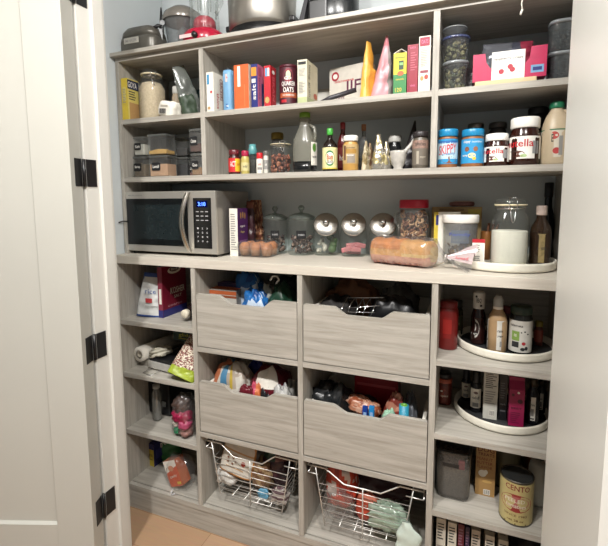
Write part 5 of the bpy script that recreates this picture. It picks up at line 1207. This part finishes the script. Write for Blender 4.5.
# lower left drawer
z3 = ZR2 + .0265
def snackf(a, b, c):
    n = noise.noise(Vector((b * 2.5, a * 5, 3)))
    if b < -.55: return K('b26a48', .4)
    if .0 < b < .28 and a > .5: return K('b39a3c', .4)
    if -.4 < b < -.15 and a > .45: return K('4a7ea0', .4)
    return K('c3beb4', .35) if n > -.2 else K('a79a8d', .35)
pk('snack_bag', 'white snack bag with coloured stripes at the left of the lower left drawer', 233, 362, .11, (.17, .12, 0), snackf, 111, z3, amp=.18)
def marf(a, b, c):
    return PAPER if (a > .62 and -.55 < b < .55 and c < .5) else K('5a1420', .3)
o = pk('coffee_bag', 'glossy maroon bag with white barcode label lying in the lower left drawer', 272, 366, .145, (.17, .14, 0), marf, 112, z3, amp=.14)
pk('blue_bag', 'bright blue packet at the back of the lower left drawer', 256, 361, .245, (.09, .07, 0), lambda *a: K('1c2f86', .35), 113, z3, amp=.25)
pk('snack_bag', 'dark maroon packet lying at the front centre of the lower left drawer', 246, 386, .06, (.08, .05, 0), lambda a, b, c: K('3a1018', .3) if a < .7 else K('611824', .3), 114, z3, amp=.25)
pk('candy_bag', 'small packet with orange and pink picture at the front of the lower left drawer', 256.5, 384, .075, (.055, .05, 0), lambda a, b, c: K('c26a3c', .4) if b > 0 else K('b0405a', .4), 115, z3, amp=.25)
pk('black_bag', 'small black shiny packet beside the orange picture packet', 268, 386, .09, (.055, .05, 0), lambda *a: K('232427', .25), 116, z3, amp=.3)
pk('plastic_bag', 'white lettered plastic packet at the right front of the lower left drawer', 282, 386, .07, (.075, .06, 0), lambda a, b, c: K('b5b4b1', .35) if int(a * 14) % 3 else K('77777a', .4), 117, z3, amp=.25)
pk('plastic_bag', 'grey translucent packet at the right end of the lower left drawer', 291, 381, .15, (.06, .10, 0), lambda *a: K('8b8a86', .35), 118, z3, amp=.25)
# lower right drawer
z4 = z3
pk('black_bag', 'black crumpled plastic bag at the left of the lower right drawer', 333, 385, .12, (.15, .13, 0), lambda *a: K('17191b', .25), 121, z4, amp=.3, freq=3)
p = at(376, 378, y=.20); carton('red_box', 'dark red box at the back of the lower right drawer', 'box', (p.x, .235, z4), .17, .07, p.z - z4, (K('8a1520', .4), K('6e101a', .4), K('9a1c26', .4)), [('F', 'p', .5, .86, .9, .05, K('b04a4a', .5))])
def tort(a, b, c):
    n = noise.noise(Vector((a * 7, b * 4, c * 4 + 2))); return K('8b4a30', .3) if n > .12 else (K('c39a84', .3) if n > -.25 else K('b57a60', .3))
pk('bread_packet', 'clear packet of brown rolls lying across the lower right drawer', 362, 384, .105, (.12, .07, .060), tort, 123, z4 + .125, amp=.25, rot=(0, .22, 0))
pk('black_bag', 'dark bag lying beneath the brown rolls, lower right drawer', 362, 396, .13, (.14, .10, 0), lambda *a: K('1b1b1d', .4), 129, z4, amp=.15)
pk('snack_bag', 'reddish brown striped packet right of the brown rolls', 385, 391, .10, (.07, .06, 0), lambda a, b, c: K('7a3026', .35) if int(a * 12) % 2 else K('a8705c', .35), 124, z4, amp=.25, rot=(0, .2, 0))
for u_, m_, lab in ((365, '153a8c', 'dark blue pack under the brown rolls, lower right drawer'), (371.5, '1f7fc0', 'bright blue upright pack under the brown rolls, lower right drawer')):
    p = at(u_, 407, y=.045); carton('gum_pack', lab, 'packet', (p.x, .05, z4), .018, .014, p.z - z4, (K(m_, .4),) * 3, [('F', 'p', .5, .8, .6, .2, K('8fb0d8', .4))])
p = at(389, 411, y=.05); packet('napkin_packet', 'pale green packet at the front of the lower right drawer', 'packet', (p.x, .055, z4), (.055, .04, p.z - z4), lambda *a: K('8fb59c', .5), 126, (0, 0, .2))
p = at(404, 406, y=.075)
t = T('wrap_tube', 'teal paper tube with green ring standing at the right of the lower right drawer', 'tube', (p.x, .075, z4))
hh = p.z - z4 + .004
MB().lathe([(.009, .0), (.017, 0), (.017, hh), (.009, hh), (.009, .01), (0, .01)], K('2a8aa6', .45), 24).build('tube', t)
MB().lathe([(.0065, hh - .01), (.0068, hh + .001), (.0125, hh + .001), (.0125, hh - .01)], K('6fae4a', .4), 20).build('end_ring', t)
pk('clear_packet', 'cloudy clear packet at the right end of the lower right drawer', 411, 396, .14, (.05, .10, 0), lambda *a: K('5f6268', .3), 128, z4, amp=.25)

# ================================================================== WIRE BASKET CONTENTS
bz = .1825
p = at(238, 455, y=.06)
def orgf(t, s, f):
    if abs(s) > .88 or t < .06 or t > .93: return K('b9824a', .45)
    if t > .62: return K('b98f62', .45) if (t < .70) else K('c5bcae', .45)
    return K('c9c3b8', .45)
def ex(mb):
    for k in range(5): mb.quad((-.02 + .02 * math.cos(k * 1.26), -.0268, .060 + .014 * math.sin(k * 1.26)), (1, 0, 0), (0, 0, 1), .010, .008, K('7d4a30', .5), None, 1)
    mb.quad((.036, -.0270, .062), (1, 0, 0), (0, 0, 1), .020, .020, K('a8382c', .5), None, 1); mb.text('cookies', (-.005, -.0272, .085), (1, 0, 0), (0, 0, 1), .05, .009, K('6b3a28', .5))
    mb.quad((0, -.0268, .032), (1, 0, 0), (0, 0, 1), .08, .004, K('b98f62', .5))
pouch('cookie_bag', 'white and tan packet with brown floral print leaning out of the left wire basket', 'bag', (at(236, 480, y=.075).x, .078, .245), .155, .050, .145, orgf, .0, (-.10, .18), seed=131, crump=.004, extra=ex)
packet('plastic_bag', 'white plastic bag with pointed tail low in the left wire basket', 'bag', (at(226, 492, y=.09).x + .012, .085, bz), (.085, .07, .075), lambda *a: K('c9c7c2', .35), 132, amp=.35)
packet('foil_bag', 'silver grey bag at the back of the left wire basket', 'bag', (at(250, 458, y=.25).x, .26, bz), (.20, .12, .185), lambda a, b, c: K('8b8782', .3) if a > .5 else K('5d5a58', .4), 133, amp=.2)
packet('granola_bag', 'brown mixed packet in the centre of the left wire basket', 'bag', (at(262, 480, y=.10).x, .11, bz), (.09, .08, .12), lambda a, b, c: K('7a5a42', .5) if int(a * 11 + b * 2) % 2 else K('97805f', .5), 134, amp=.3)
packet('snack_bag', 'dark maroon and green packet at the right of the left wire basket', 'bag', (at(279, 470, y=.15).x - .008, .16, bz), (.12, .11, .165), lambda a, b, c: K('3c2028', .35) if a < .65 else (K('2c4030', .4) if b < 0 else K('7a5048', .4)), 135, amp=.3)
packet('wrapper', 'light blue packet behind the lower wires of the left wire basket', 'packet', (at(263, 497, y=.05).x, .052, bz), (.045, .03, .038), lambda *a: K('5c93b0', .4), 136, amp=.25)
packet('wrapper', 'pinkish grey crinkled packet at the lower right of the left wire basket', 'packet', (at(283, 497, y=.06).x - .012, .058, bz), (.07, .045, .06), lambda a, b, c: K('a8a09a', .35) if int(a * 9) % 2 else K('5a4448', .4), 137, amp=.35)
# right basket
def redf(a, b, c):
    n = noise.noise(Vector((a * 5, b * 3, c * 3 + 4))); return K('c2b4ac', .3) if n > .30 else (K('b8402a', .4) if n > -.15 else K('8e2a20', .4))
packet('snack_bag', 'tall red and orange packet at the left of the right wire basket', 'bag', (at(342, 480, y=.12).x, .13, bz), (.12, .10, .20), redf, 141, amp=.2)
packet('clear_packet', 'clear crinkled packet pressed against the left wires of the right wire basket', 'bag', (at(339, 505, y=.06).x, .058, bz), (.11, .045, .11), lambda *a: FILM, 142, amp=.35)
packet('snack_bag', 'smaller orange red packet in the centre of the right wire basket', 'bag', (at(367, 500, y=.085).x, .09, bz), (.085, .06, .105), lambda a, b, c: K('a8402c', .4) if a < .7 else K('c0705a', .4), 143, amp=.2)
packet('dark_bag', 'dark maroon bag at the back of the right wire basket', 'bag', (at(385, 480, y=.24).x, .25, bz), (.22, .13, .17), lambda *a: K('38191e', .4), 144, amp=.25)
GP = thin('pale_green_film', 'c9d8c8', .1, .2, .6, 'b6cbb8')
packet('produce_bag', 'pale green translucent bag in the right wire basket', 'bag', (at(388, 515, y=.07).x, .072, bz), (.145, .065, .10), lambda *a: GP, 145, amp=.35, freq=3)
p = at(409, 525, y=.005)
mb = MB(); vs = []; fs = []
for i in range(13):
    s = i / 12
    for k in range(16):
        a_ = 2 * PI * k / 16; w_ = (.012 + .030 * math.sin(min(1, s * 1.2) * PI * .75)) ; n_ = noise.noise(Vector((math.cos(a_), math.sin(a_), s * 4))) * .010
        vs.append((w_ * math.cos(a_) + n_ + .010 * math.sin(s * 4), (w_ * .35) * math.sin(a_) + n_ * .4, .125 * (1 - s) + .002))
for i in range(12):
    for k in range(16): fs.append((i * 16 + k, (i + 1) * 16 + k, (i + 1) * 16 + (k + 1) % 16, i * 16 + (k + 1) % 16))
mb.add(vs, fs, K('c0cdc3', .45), True); o = mb.build('dangling_bag'); o.location = (at(405, 520, y=0).x + .005, -.004, .145 + .02); tag(o, 'mint green plastic bag hanging out over the front wires of the right basket', 'bag')

# ================================================================== BASE CABINET, RIGHT COLUMN
z = ZP
round_item('sauce_jar', 'tall red plastic jar at the left of the cubby below the worktop', 'jar', 437.8, 458.5, 301, .135, z,
    [('lathe', 'jar_body', K('701412', .35), [(0, 0), (.92, 0), (1, .03), (1, .80), (.9, .87), (.8, .89)], 2.3), ('lathe', 'lid', K('6e1414', .4), [(0, .88), (.88, .88), (.9, .9), (.9, .985), (.85, 1), (0, 1)]), ('label', 'label', .25, .7, 1.0, 60, K('7f1615', .4), [('p', 0, .5, 34, .3, K('96201c', .4))])])
round_item('pickle_jar', 'dark olive jar behind the tall red jar', 'jar', 458, 472, 300, .27, z,
    [('lathe', 'jar_body', K('2c2c1c', .25), jar_prof()), ('lathe', 'lid', K('1f1f1c', .3), lidp()), ('label', 'label', .2, .6, 1, 80, K('45452e', .5), [('t', 'olive', 0, .4, .6, .1, K('77775a', .5))])], x=.932)
# sauces on the turntable zs2 : pos chosen on the tray
def on(u0, u1, vt, y): return u0, u1, vt, y
WL = K('c9c6be', .5)
r, R, H = round_item('barbecue_sauce_bottle', 'dark brown sauce bottle with white printed cap and round label', 'bottle', 471.5, 486.5, 291.5, .185, zs2,
    [('lathe', 'bottle_body', K('24100e', .2), [(0, 0), (.95, 0), (1, .03), (1, .48), (.95, .55), (.70, .66), (.66, .70)], 2.4), ('lathe', 'cap', WL, [(0, .68), (.76, .68), (.78, .70), (.74, .98), (.68, 1), (0, 1)]),
     ('label', 'cap_print', .70, .98, .78, 100, WL, [('t', 'BBQ', 0, .84, .34, .10, INK), ('p', 22, .75, 12, .04, INK), ('p', -26, .92, 10, .04, INK)]),
     ('label', 'label', .1, .52, 1.0, 60, K('30120f', .4), [('p', -26, .31, 36, .36, WL, 1), ('p', -26, .31, 28, .28, INK, 1), ('p', -30, .33, 16, .16, WL, 1), ('t', 'rays', -28, .2, .5, .04, WL)])])
DIJ = K('a08462', .35)
round_item('dressing_bottle', 'tan dressing bottle with clear cap and two white labels', 'bottle', 488.5, 508, 295.5, .130, zs2,
    [('lathe', 'bottle_body', DIJ, [(0, 0), (.93, 0), (1, .02), (1, .55), (.9, .63), (.48, .76), (.44, .80)], 2.6), ('lathe', 'cap', K('a9a9a6', .25), [(0, .80), (.5, .80), (.52, .82), (.52, .93), (.40, .96), (.3, 1), (0, 1)]), ('lathe', 'neck_seal', PAPER, [(.5, .76), (.53, .765), (.53, .80), (.5, .81)]),
     ('label', 'front_label', .05, .58, 1.02, 26, WL, [('t', 'ranch', 0, .4, .4, .05, INK), ('p', 3, .16, 10, .10, GREYINK), ('t', 'yogurt', 0, .3, .4, .04, INK)])], face=24)
db = [o for o in bpy.data.objects if o.name == 'dressing_bottle'][0]; xq, R, H = size_round(488.5, 508, 295.5, .130, zs2)
ga = camdir(xq, .13) - .95
mb = MB().cylpatch(R * 1.03, .05 * H, .58 * H, ga - .42, ga + .42, WL); mb.cyltext('blue', R * 1.04, .35 * H, ga, R * .5, .1 * H, INK); mb.cylpatch(R * 1.035, .18 * H, .22 * H, ga - .3, ga + .3, INK); mb.build('side_label', db)
round_item('olive_jar', 'wide dark jar with green black lid and white label showing green block and red petals', 'jar', 509.5, 533, 305.5, .135, zs2,
    [('lathe', 'jar_body', K('1c1c1a', .2), [(0, 0), (.93, 0), (1, .03), (1, .75), (.92, .82), (.88, .84)]), ('lathe', 'lid', K('2b3a30', .35), [(0, .84), (.93, .84), (.95, .86), (.95, .98), (.9, 1), (0, 1)]),
     ('label', 'label', .06, .72, 1.0, 92, WL, [('t', 'kalamata', -22, .62, .6, .05, INK), ('p', -24, .40, 20, .2, K('7d9a4c', .5)), ('p', -24, .22, 18, .12, INK), ('p', 18, .25, 10, .07, K('a82c34', .5), 1), ('p', 14, .13, 12, .07, INK, 1), ('p', 32, .15, 9, .08, INK, 1), ('p', 22, .5, 5, .03, INK, 1), ('p', 38, .45, 5, .03, INK, 1), ('p', 5, .48, 4, .03, INK, 1), ('t', 'no', -24, .41, .12, .06, PAPER)])])
round_item('hot_sauce_bottle', 'small red-brown jar at the back of the upper turntable', 'bottle', 534, 543, 321, .235, zs2, [('lathe', 'jar_body', K('5a2c20', .3), jar_prof()), ('lathe', 'lid', K('8e7c30', .4), lidp()), ('label', 'label', .15, .65, 1, 80, K('8e4030', .5), [])])
round_item('honey_jar', 'small dark jar with pink-red cap behind the tan dressing bottle', 'jar', 502, 513, 306, .29, zs2, [('lathe', 'jar_body', K('3c1c1a', .3), jar_prof()), ('lathe', 'lid', K('6e2c34', .4), lidp())])
# cell 2
z = ZQ
round_item('spice_tub', 'short red-brown tub with orange rim at the left of the second right cubby', 'tub', 436.5, 452, 372, .235, z,
    [('lathe', 'jar_body', K('5a2016', .35), [(0, 0), (.95, 0), (1, .04), (1, .72), (.95, .76)], 2.4), ('lathe', 'rim', K('a8503a', .4), [(.95, .70), (1.02, .72), (1.02, .82), (.9, .84)], 2.4), ('lathe', 'lid', K('261c1a', .4), [(0, .84), (.9, .84), (.92, .98), (.86, 1), (0, 1)], 2.4), ('label', 'label', .1, .62, 1.0, 70, K('6e2a1c', .45), [('p', -8, .4, 30, .3, K('8a3a26', .5), 1), ('p', -22, .46, 12, .05, PAPER), ('t', 'spice', 5, .3, .5, .09, CREAM)])])
mb = None
DKB = K('16161a', .2)
def dk(label, u0, u1, vt, y, face, capm=BLACK, lm=PAPER, lab=('old', .6)):
    return round_item('seasoning_bottle', label, 'bottle', u0, u1, vt, y, zs3, [('lathe', 'bottle_body', DKB, [(0, 0), (.95, 0), (1, .02), (1, .62), (.85, .70), (.62, .74)]), ('lathe', 'cap', capm, [(0, .73), (.68, .73), (.7, .75), (.7, .985), (.64, 1), (0, 1)]), ('label', 'label', .12, .60, 1, 62, lm, [('t', lab[0], 0, .38, lab[1], .07, INK), ('p', 0, .5, 22, .06, K('5a3c3c', .5), 1), ('p', 0, .2, 30, .1, GREYINK)])], face=face)
dk('dark seasoning bottle with white label and black cap, front left of lower turntable', 470.5, 482, 371, .185, 0)
dk('second dark seasoning bottle half hidden at the left back of the lower turntable', 461.5, 471, 370, .262, 0, DARK, CREAM, ('herb', .5))
p0, p1 = at(483.5, 400, y=.135), at(497.5, 400, y=.135)
carton('cocoa_carton', 'tall white carton covered with nutrition print on the lower turntable', 'carton', ((p0.x + p1.x) / 2, .160, zs3), p1.x - p0.x, .045, .176, (K('c6c4ba', .5), PAPER, PAPER), fine('F', .1, .9, .62, .92, 8, INK) + [('F', 't', .5, .94, .8, .04, INK, 'Nutrition Facts')] + fine('F', .1, .9, .3, .58, 6, GREYINK) + barcode('F', .62, .13, .4, .12))
p0, p1 = at(498.5, 400, y=.14), at(506.5, 400, y=.14)
carton('chocolate_carton', 'narrow black carton with tiny text between the white and pink cartons', 'carton', ((p0.x + p1.x) / 2 + .002, .175, zs3), (p1.x - p0.x) * .96, .06, .168, (K('17171a', .4), BLACK, BLACK), fine('F', .12, .88, .45, .8, 7, K('5d5d60', .6)) + [('F', 't', .5, .34, .8, .04, K('88888a', .6), 'dark'), ('F', 'p', .5, .2, .7, .03, K('5d5d60', .6))])
p0, p1 = at(509, 400, y=.115), at(525, 400, y=.115)
PKC = K('94174a', .45)
t = carton('pink_carton', 'magenta carton with gabled top and small white screw dot', 'carton', ((p0.x + p1.x) / 2, .138, zs3), (p1.x - p0.x) * .97, .042, .125, (PKC, K('7d123e', .45), PKC), [('F', 'e', .60, .93, .16, .06, PAPER), ('F', 'e', .72, .70, .34, .12, K('4a0f28', .5)), ('F', 'e', .25, .86, .2, .08, K('4a0f28', .5)), ('F', 't', .5, .5, .7, .05, K('4a0f28', .5), 'BEET')] + fine('F', .12, .8, .08, .4, 6, K('6b1238', .5)))
wq = (p1.x - p0.x) * .97
MB().prism([(-.021, .125), (.021, .125), (.002, .150), (.002, .162), (-.002, .162), (-.002, .150)], -wq / 2, wq / 2, PKC, 'x').build('gable_top', t)
def tallb(label, u0, u1, vt, y, face):
    return round_item('vinegar_bottle', label, 'bottle', u0, u1, vt, y, zs3, [('lathe', 'bottle_body', DKB, [(0, 0), (.95, 0), (1, .02), (1, .62), (.7, .74), (.5, .78), (.5, .84)], 2.6), ('lathe', 'cap', K('3a3020', .4, .4), [(0, .83), (.6, .83), (.62, .98), (.55, 1), (0, 1)]), ('label', 'label', .10, .62, 1, 34, PAPER, [('t', 'vin', 0, .45, .4, .05, INK), ('p', 0, .28, 18, .16, GREYINK), ('p', 0, .14, 22, .03, INK)])], face=face)
tallb('black bottle with narrow white label right of the magenta carton', 526.5, 540, 378, .165, -4)
tallb('black bottle with pale label at the far right of the lower turntable', 536.5, 547, 380, .262, -12)
# cell 3
z = ZR
a, b = at(433.5, 470, y=.075), at(472, 475, y=.075); w = (b.x - a.x) * .93
t = T('kibble_bin', 'smoky clear square bin holding dog kibble and a pink scoop', 'bin', ((a.x + b.x) / 2 + .002, .140, z))
hh = at(452, 447, y=.10).z - z
hh = min(hh, ZQ - TH - z - .018)
BIN = thin('bin_plastic', 'c4c3c0', .05, .10, .14, '9b9995')
MB().lathe([(0, .003), (.44, .003), (.48, .02), (.50, hh - .004), (.515, hh), (.505, hh)], BIN, 40, None, True, 7, w, .15).build('bin_body', t)
KIB = [K('4d4038', .8), K('5f5248', .8), K('3c322c', .8)]
mb = MB(); mb.lathe([(0, .006), (.42, .006), (.455, .02), (.47, hh * .66), (.2, hh * .69), (0, hh * .68)], K('776d63', .9, 0, .3, 220, .6), 40, None, True, 7, w, .15)
rn = random.Random(5)
for k in range(60): mb.ball((rn.uniform(-.4, .4) * w, rn.uniform(-.06, .06), hh * .68), .006, rn.choice(KIB), 1, None, (1, 1, .7))
mb.build('kibble', t)
MB().box(-w * .30, -.0745, hh * .70, w * .16, -.0725, hh * .77, K('1c1b1a', .5), .0006).build('handle_slot', t)
MB().lathe([(.40, hh * .90), (.455, hh * .91), (.46, hh * .94), (.40, hh * .95)], K('3a3836', .4), 40, None, True, 7, w * 1.0, .14).build('rim_band', t)
sc = MB().box(-.010, -.004, 0, .012, .010, .075, K('b04a5c', .5), .005).build('scoop'); sc.location = (t.location.x + w * .22, .150 - .066, z + hh * .42); sc.rotation_euler = (.15, 0, 0); tag(sc, 'pink plastic scoop handle poking up from the kibble', 'scoop')
a, b = at(475, 480, y=.125), at(495.5, 485, y=.125)
KF = K('a37f4c', .6)
carton('dog_treat_box', 'kraft brown dog treats box with pale bone picture behind the yellow can', 'box', ((a.x + b.x) / 2, .165, z), (b.x - a.x) * .96, .055, .215, (KF, K('8b6b40', .6), KF),
       [('F', 't', .5, .79, .84, .08, K('5a2c1c', .6), 'DOG'), ('F', 't', .5, .71, .86, .05, K('5a2c1c', .6), 'TREATS'), ('F', 't', .45, .63, .8, .05, K('7a4426', .6), 'PEANUT'), ('F', 't', .45, .56, .8, .05, K('7a4426', .6), 'BUTTER'), ('F', 't', .45, .49, .8, .05, K('7a4426', .6), 'FLAVOR'), ('F', 'e', .35, .38, .42, .12, PAPER), ('F', 'e', .52, .41, .2, .08, PAPER), ('F', 'e', .60, .25, .5, .05, K('c09c5c', .6))] + barcode('F', .6, .07, .34, .09))
CANY = K('b8aa74', .45)
def tin(label, u0, u1, vt, y, its, tiltx=0, hcap=None, body=CANY, labelm=None):
    return round_item('food_can', label, 'can', u0, u1, vt, y, z, [('lathe', 'can_body', STEELD, [(0, .004), (.95, 0), (1, .01), (.98, .03), (.98, .965), (1, .98), (1, 1), (.96, 1), (.95, .975), (0, .97)]),
        ('lathe', 'lid_disc', K('3c3d3c', .35, .4), [(.3, .972), (.93, .972), (.93, .98), (.86, .984), (.84, .978), (0, .978)]), ('label', 'label', .045, .955, .99, 180, labelm or body, its)], H=hcap)
r, R, H = tin('big yellow tomato can with red oval emblem, front of the third right cubby', 499.5, 534, 478, .068,
    [('p', 0, .06, 180, .03, K('6b5c28', .5)), ('t', 'CENTO', 4, .86, .75, .12, K('7c2320', .5)), ('p', 0, .52, 58, .40, K('8e2c2a', .5), 1), ('p', 0, .54, 46, .26, K('a9605a', .5), 1), ('t', 'PEELED', -4, .58, .6, .08, CREAM), ('t', 'tomatoes', 0, .46, .6, .07, CREAM), ('t', 'SINCE 1963', 0, .25, .7, .05, K('6b4a28', .5)), ('t', 'net 28 oz', 0, .14, .5, .05, K('6b4a28', .5))], hcap=.150)
tin('second big can with dark lid behind the yellow one', 493, 520, 455, .235, [], hcap=.170, labelm=K('6b6650', .5))
round_item('white_canister', 'plain white rounded canister at the right of the third right cubby', 'canister', 527.5, 546, 473, .165, z, [('lathe', 'can_body', K('b5b4ac', .45), [(0, 0), (.9, 0), (1, .06), (1, .86), (.85, .97), (.5, 1), (0, 1)])], H=.150)
round_item('clay_pot', 'brown orange jar at the back right of the third right cubby', 'jar', 523, 541, 455, .300, z, [('lathe', 'jar_body', K('7c4222', .5), [(0, 0), (.9, 0), (1, .05), (1, .9), (.9, 1), (0, 1)])], H=.20)
# cell 4: row of upright cartons
z = ZBOT
spec = [(436, 446, 'c6c0b2', 'first white carton from the left in the bottom right row', .175), (447.5, 457, 'c9c3b4', 'second white carton from the left in the bottom right row', .17), (458, 464.5, '5a1420', 'dark maroon carton in the bottom right row', .172), (465.5, 470, '2a1a3a', 'thin dark purple carton in the bottom right row', .168),
        (471.5, 481, 'b5a99a', 'beige printed carton right of the dark purple one', .165), (485.5, 495.5, 'c4bdae', 'white carton right of the beige printed carton', .158), (499, 509.5, 'bdb6a6', 'last pale carton, rightmost of the bottom right row', .155)]
for k, (u0, u1, hx_, lab, h) in enumerate(spec):
    a, b = at(u0, 530, y=.05), at(u1, 530, y=.05); w = b.x - a.x
    M_ = K(hx_, .55); D_ = hx_ in ('5a1420', '2a1a3a')
    ink = K('8a6a7a', .6) if D_ else INK
    carton('baking_carton', lab, 'carton', ((a.x + b.x) / 2, .115, z), w * .93, .12, h, (M_, M_, M_), fine('F', .12, .88, .55, .92, 6, ink) + fine('F', .12, .8, .1, .45, 6, K('8a8276', .6)) + [('T', 't', .5, .2, .6, .06, ink, 'mix'), ('T', 'p', .5, .5, .5, .3, K('7d6a80', .5) if k % 2 else K('8a8276', .5))], group='baking cartons in the bottom right cubby')
packet('dark_bag', 'dark bag filling the right end of the bottom right cubby', 'bag', (1.19, .16, z), (.11, .15, .14), lambda *a: K('1d1c20', .4), 151, amp=.2)

# microwave power cord, a part of the oven running to the side
mwo = [o for o in bpy.data.objects if o.name == 'microwave_oven'][0]
mbc = MB(); L0 = mwo.location
pts = [Vector(p) - L0 for p in ((XL + .012, .105, 1.285), (XL + .008, .075, 1.300), (XL - .004, .054, 1.303), (XL0 + .002, .048, 1.300), (XL0 - .003, .040, 1.297))]
mbc.tube(pts, .003, BLACK, 8); mbc.build('power_cord', mwo)
# ================================================================== LIGHTS
def fill_downlight(x, y, power, r=.075, label='', z=2.74):  # unseen ceiling lights added to give a more even frontal fill
    t = T('added_downlight', label, 'ceiling light', (x, y, z), 0, 'added ceiling fill lights')
    MB().lathe([(r + .02, -.001), (r + .02, -.006), (r, -.008), (r - .005, -.001)], WHITE, 32).build('trim_ring', t)
    MB().lathe([(r - .006, -.003), (0, -.003)], emis('fill_lens', 'fff1dc', 6), 32).build('lens', t)
    l = bpy.data.lights.new('fill_light', 'AREA'); l.shape = 'DISK'; l.size = r * 2; l.energy = power; l.color = (1, .98, .95)
    o = bpy.data.objects.new('fill_light_lamp', l); COL.objects.link(o); o.location = (x, y, z - .015); o['kind'] = 'helper'
t = T('ceiling_lamp', 'flush dome ceiling lamp just outside the doorway', 'ceiling light', (.72, -1.0, 2.74))
MB().lathe([(0, -.001), (.16, -.001), (.16, -.02), (.14, -.024), (0, -.024)], WHITE, 32).build('base', t)
MB().lathe([(.14, -.025), (.13, -.05), (.09, -.075), (0, -.085)], emis('dome_glass', 'fff4e6', 4), 32).build('dome', t)
l = bpy.data.lights.new('dome_lamp', 'POINT'); l.shadow_soft_size = .09; l.energy = 40; l.color = (1, .985, .955)
o = bpy.data.objects.new('dome_lamp_light', l); COL.objects.link(o); o.location = (.72, -1.0, 2.55); o['kind'] = 'helper'
fill_downlight(.15, -1.5, 48, label='added unseen ceiling fill light at the left of the room')
fill_downlight(1.25, -1.5, 48, label='added unseen ceiling fill light at the right of the room')
w = bpy.data.worlds.new('room_light'); bpy.context.scene.world = w; w.use_nodes = True
w.node_tree.nodes['Background'].inputs[0].default_value = (.95, 1, .98, 1); w.node_tree.nodes['Background'].inputs[1].default_value = .17
sc_ = bpy.context.scene
sc_.view_settings.view_transform = 'Standard'; sc_.view_settings.look = 'None'; sc_.view_settings.gamma = 1; sc_.view_settings.exposure = .07
try: sc_.view_settings.use_curve_mapping = False
except Exception: pass
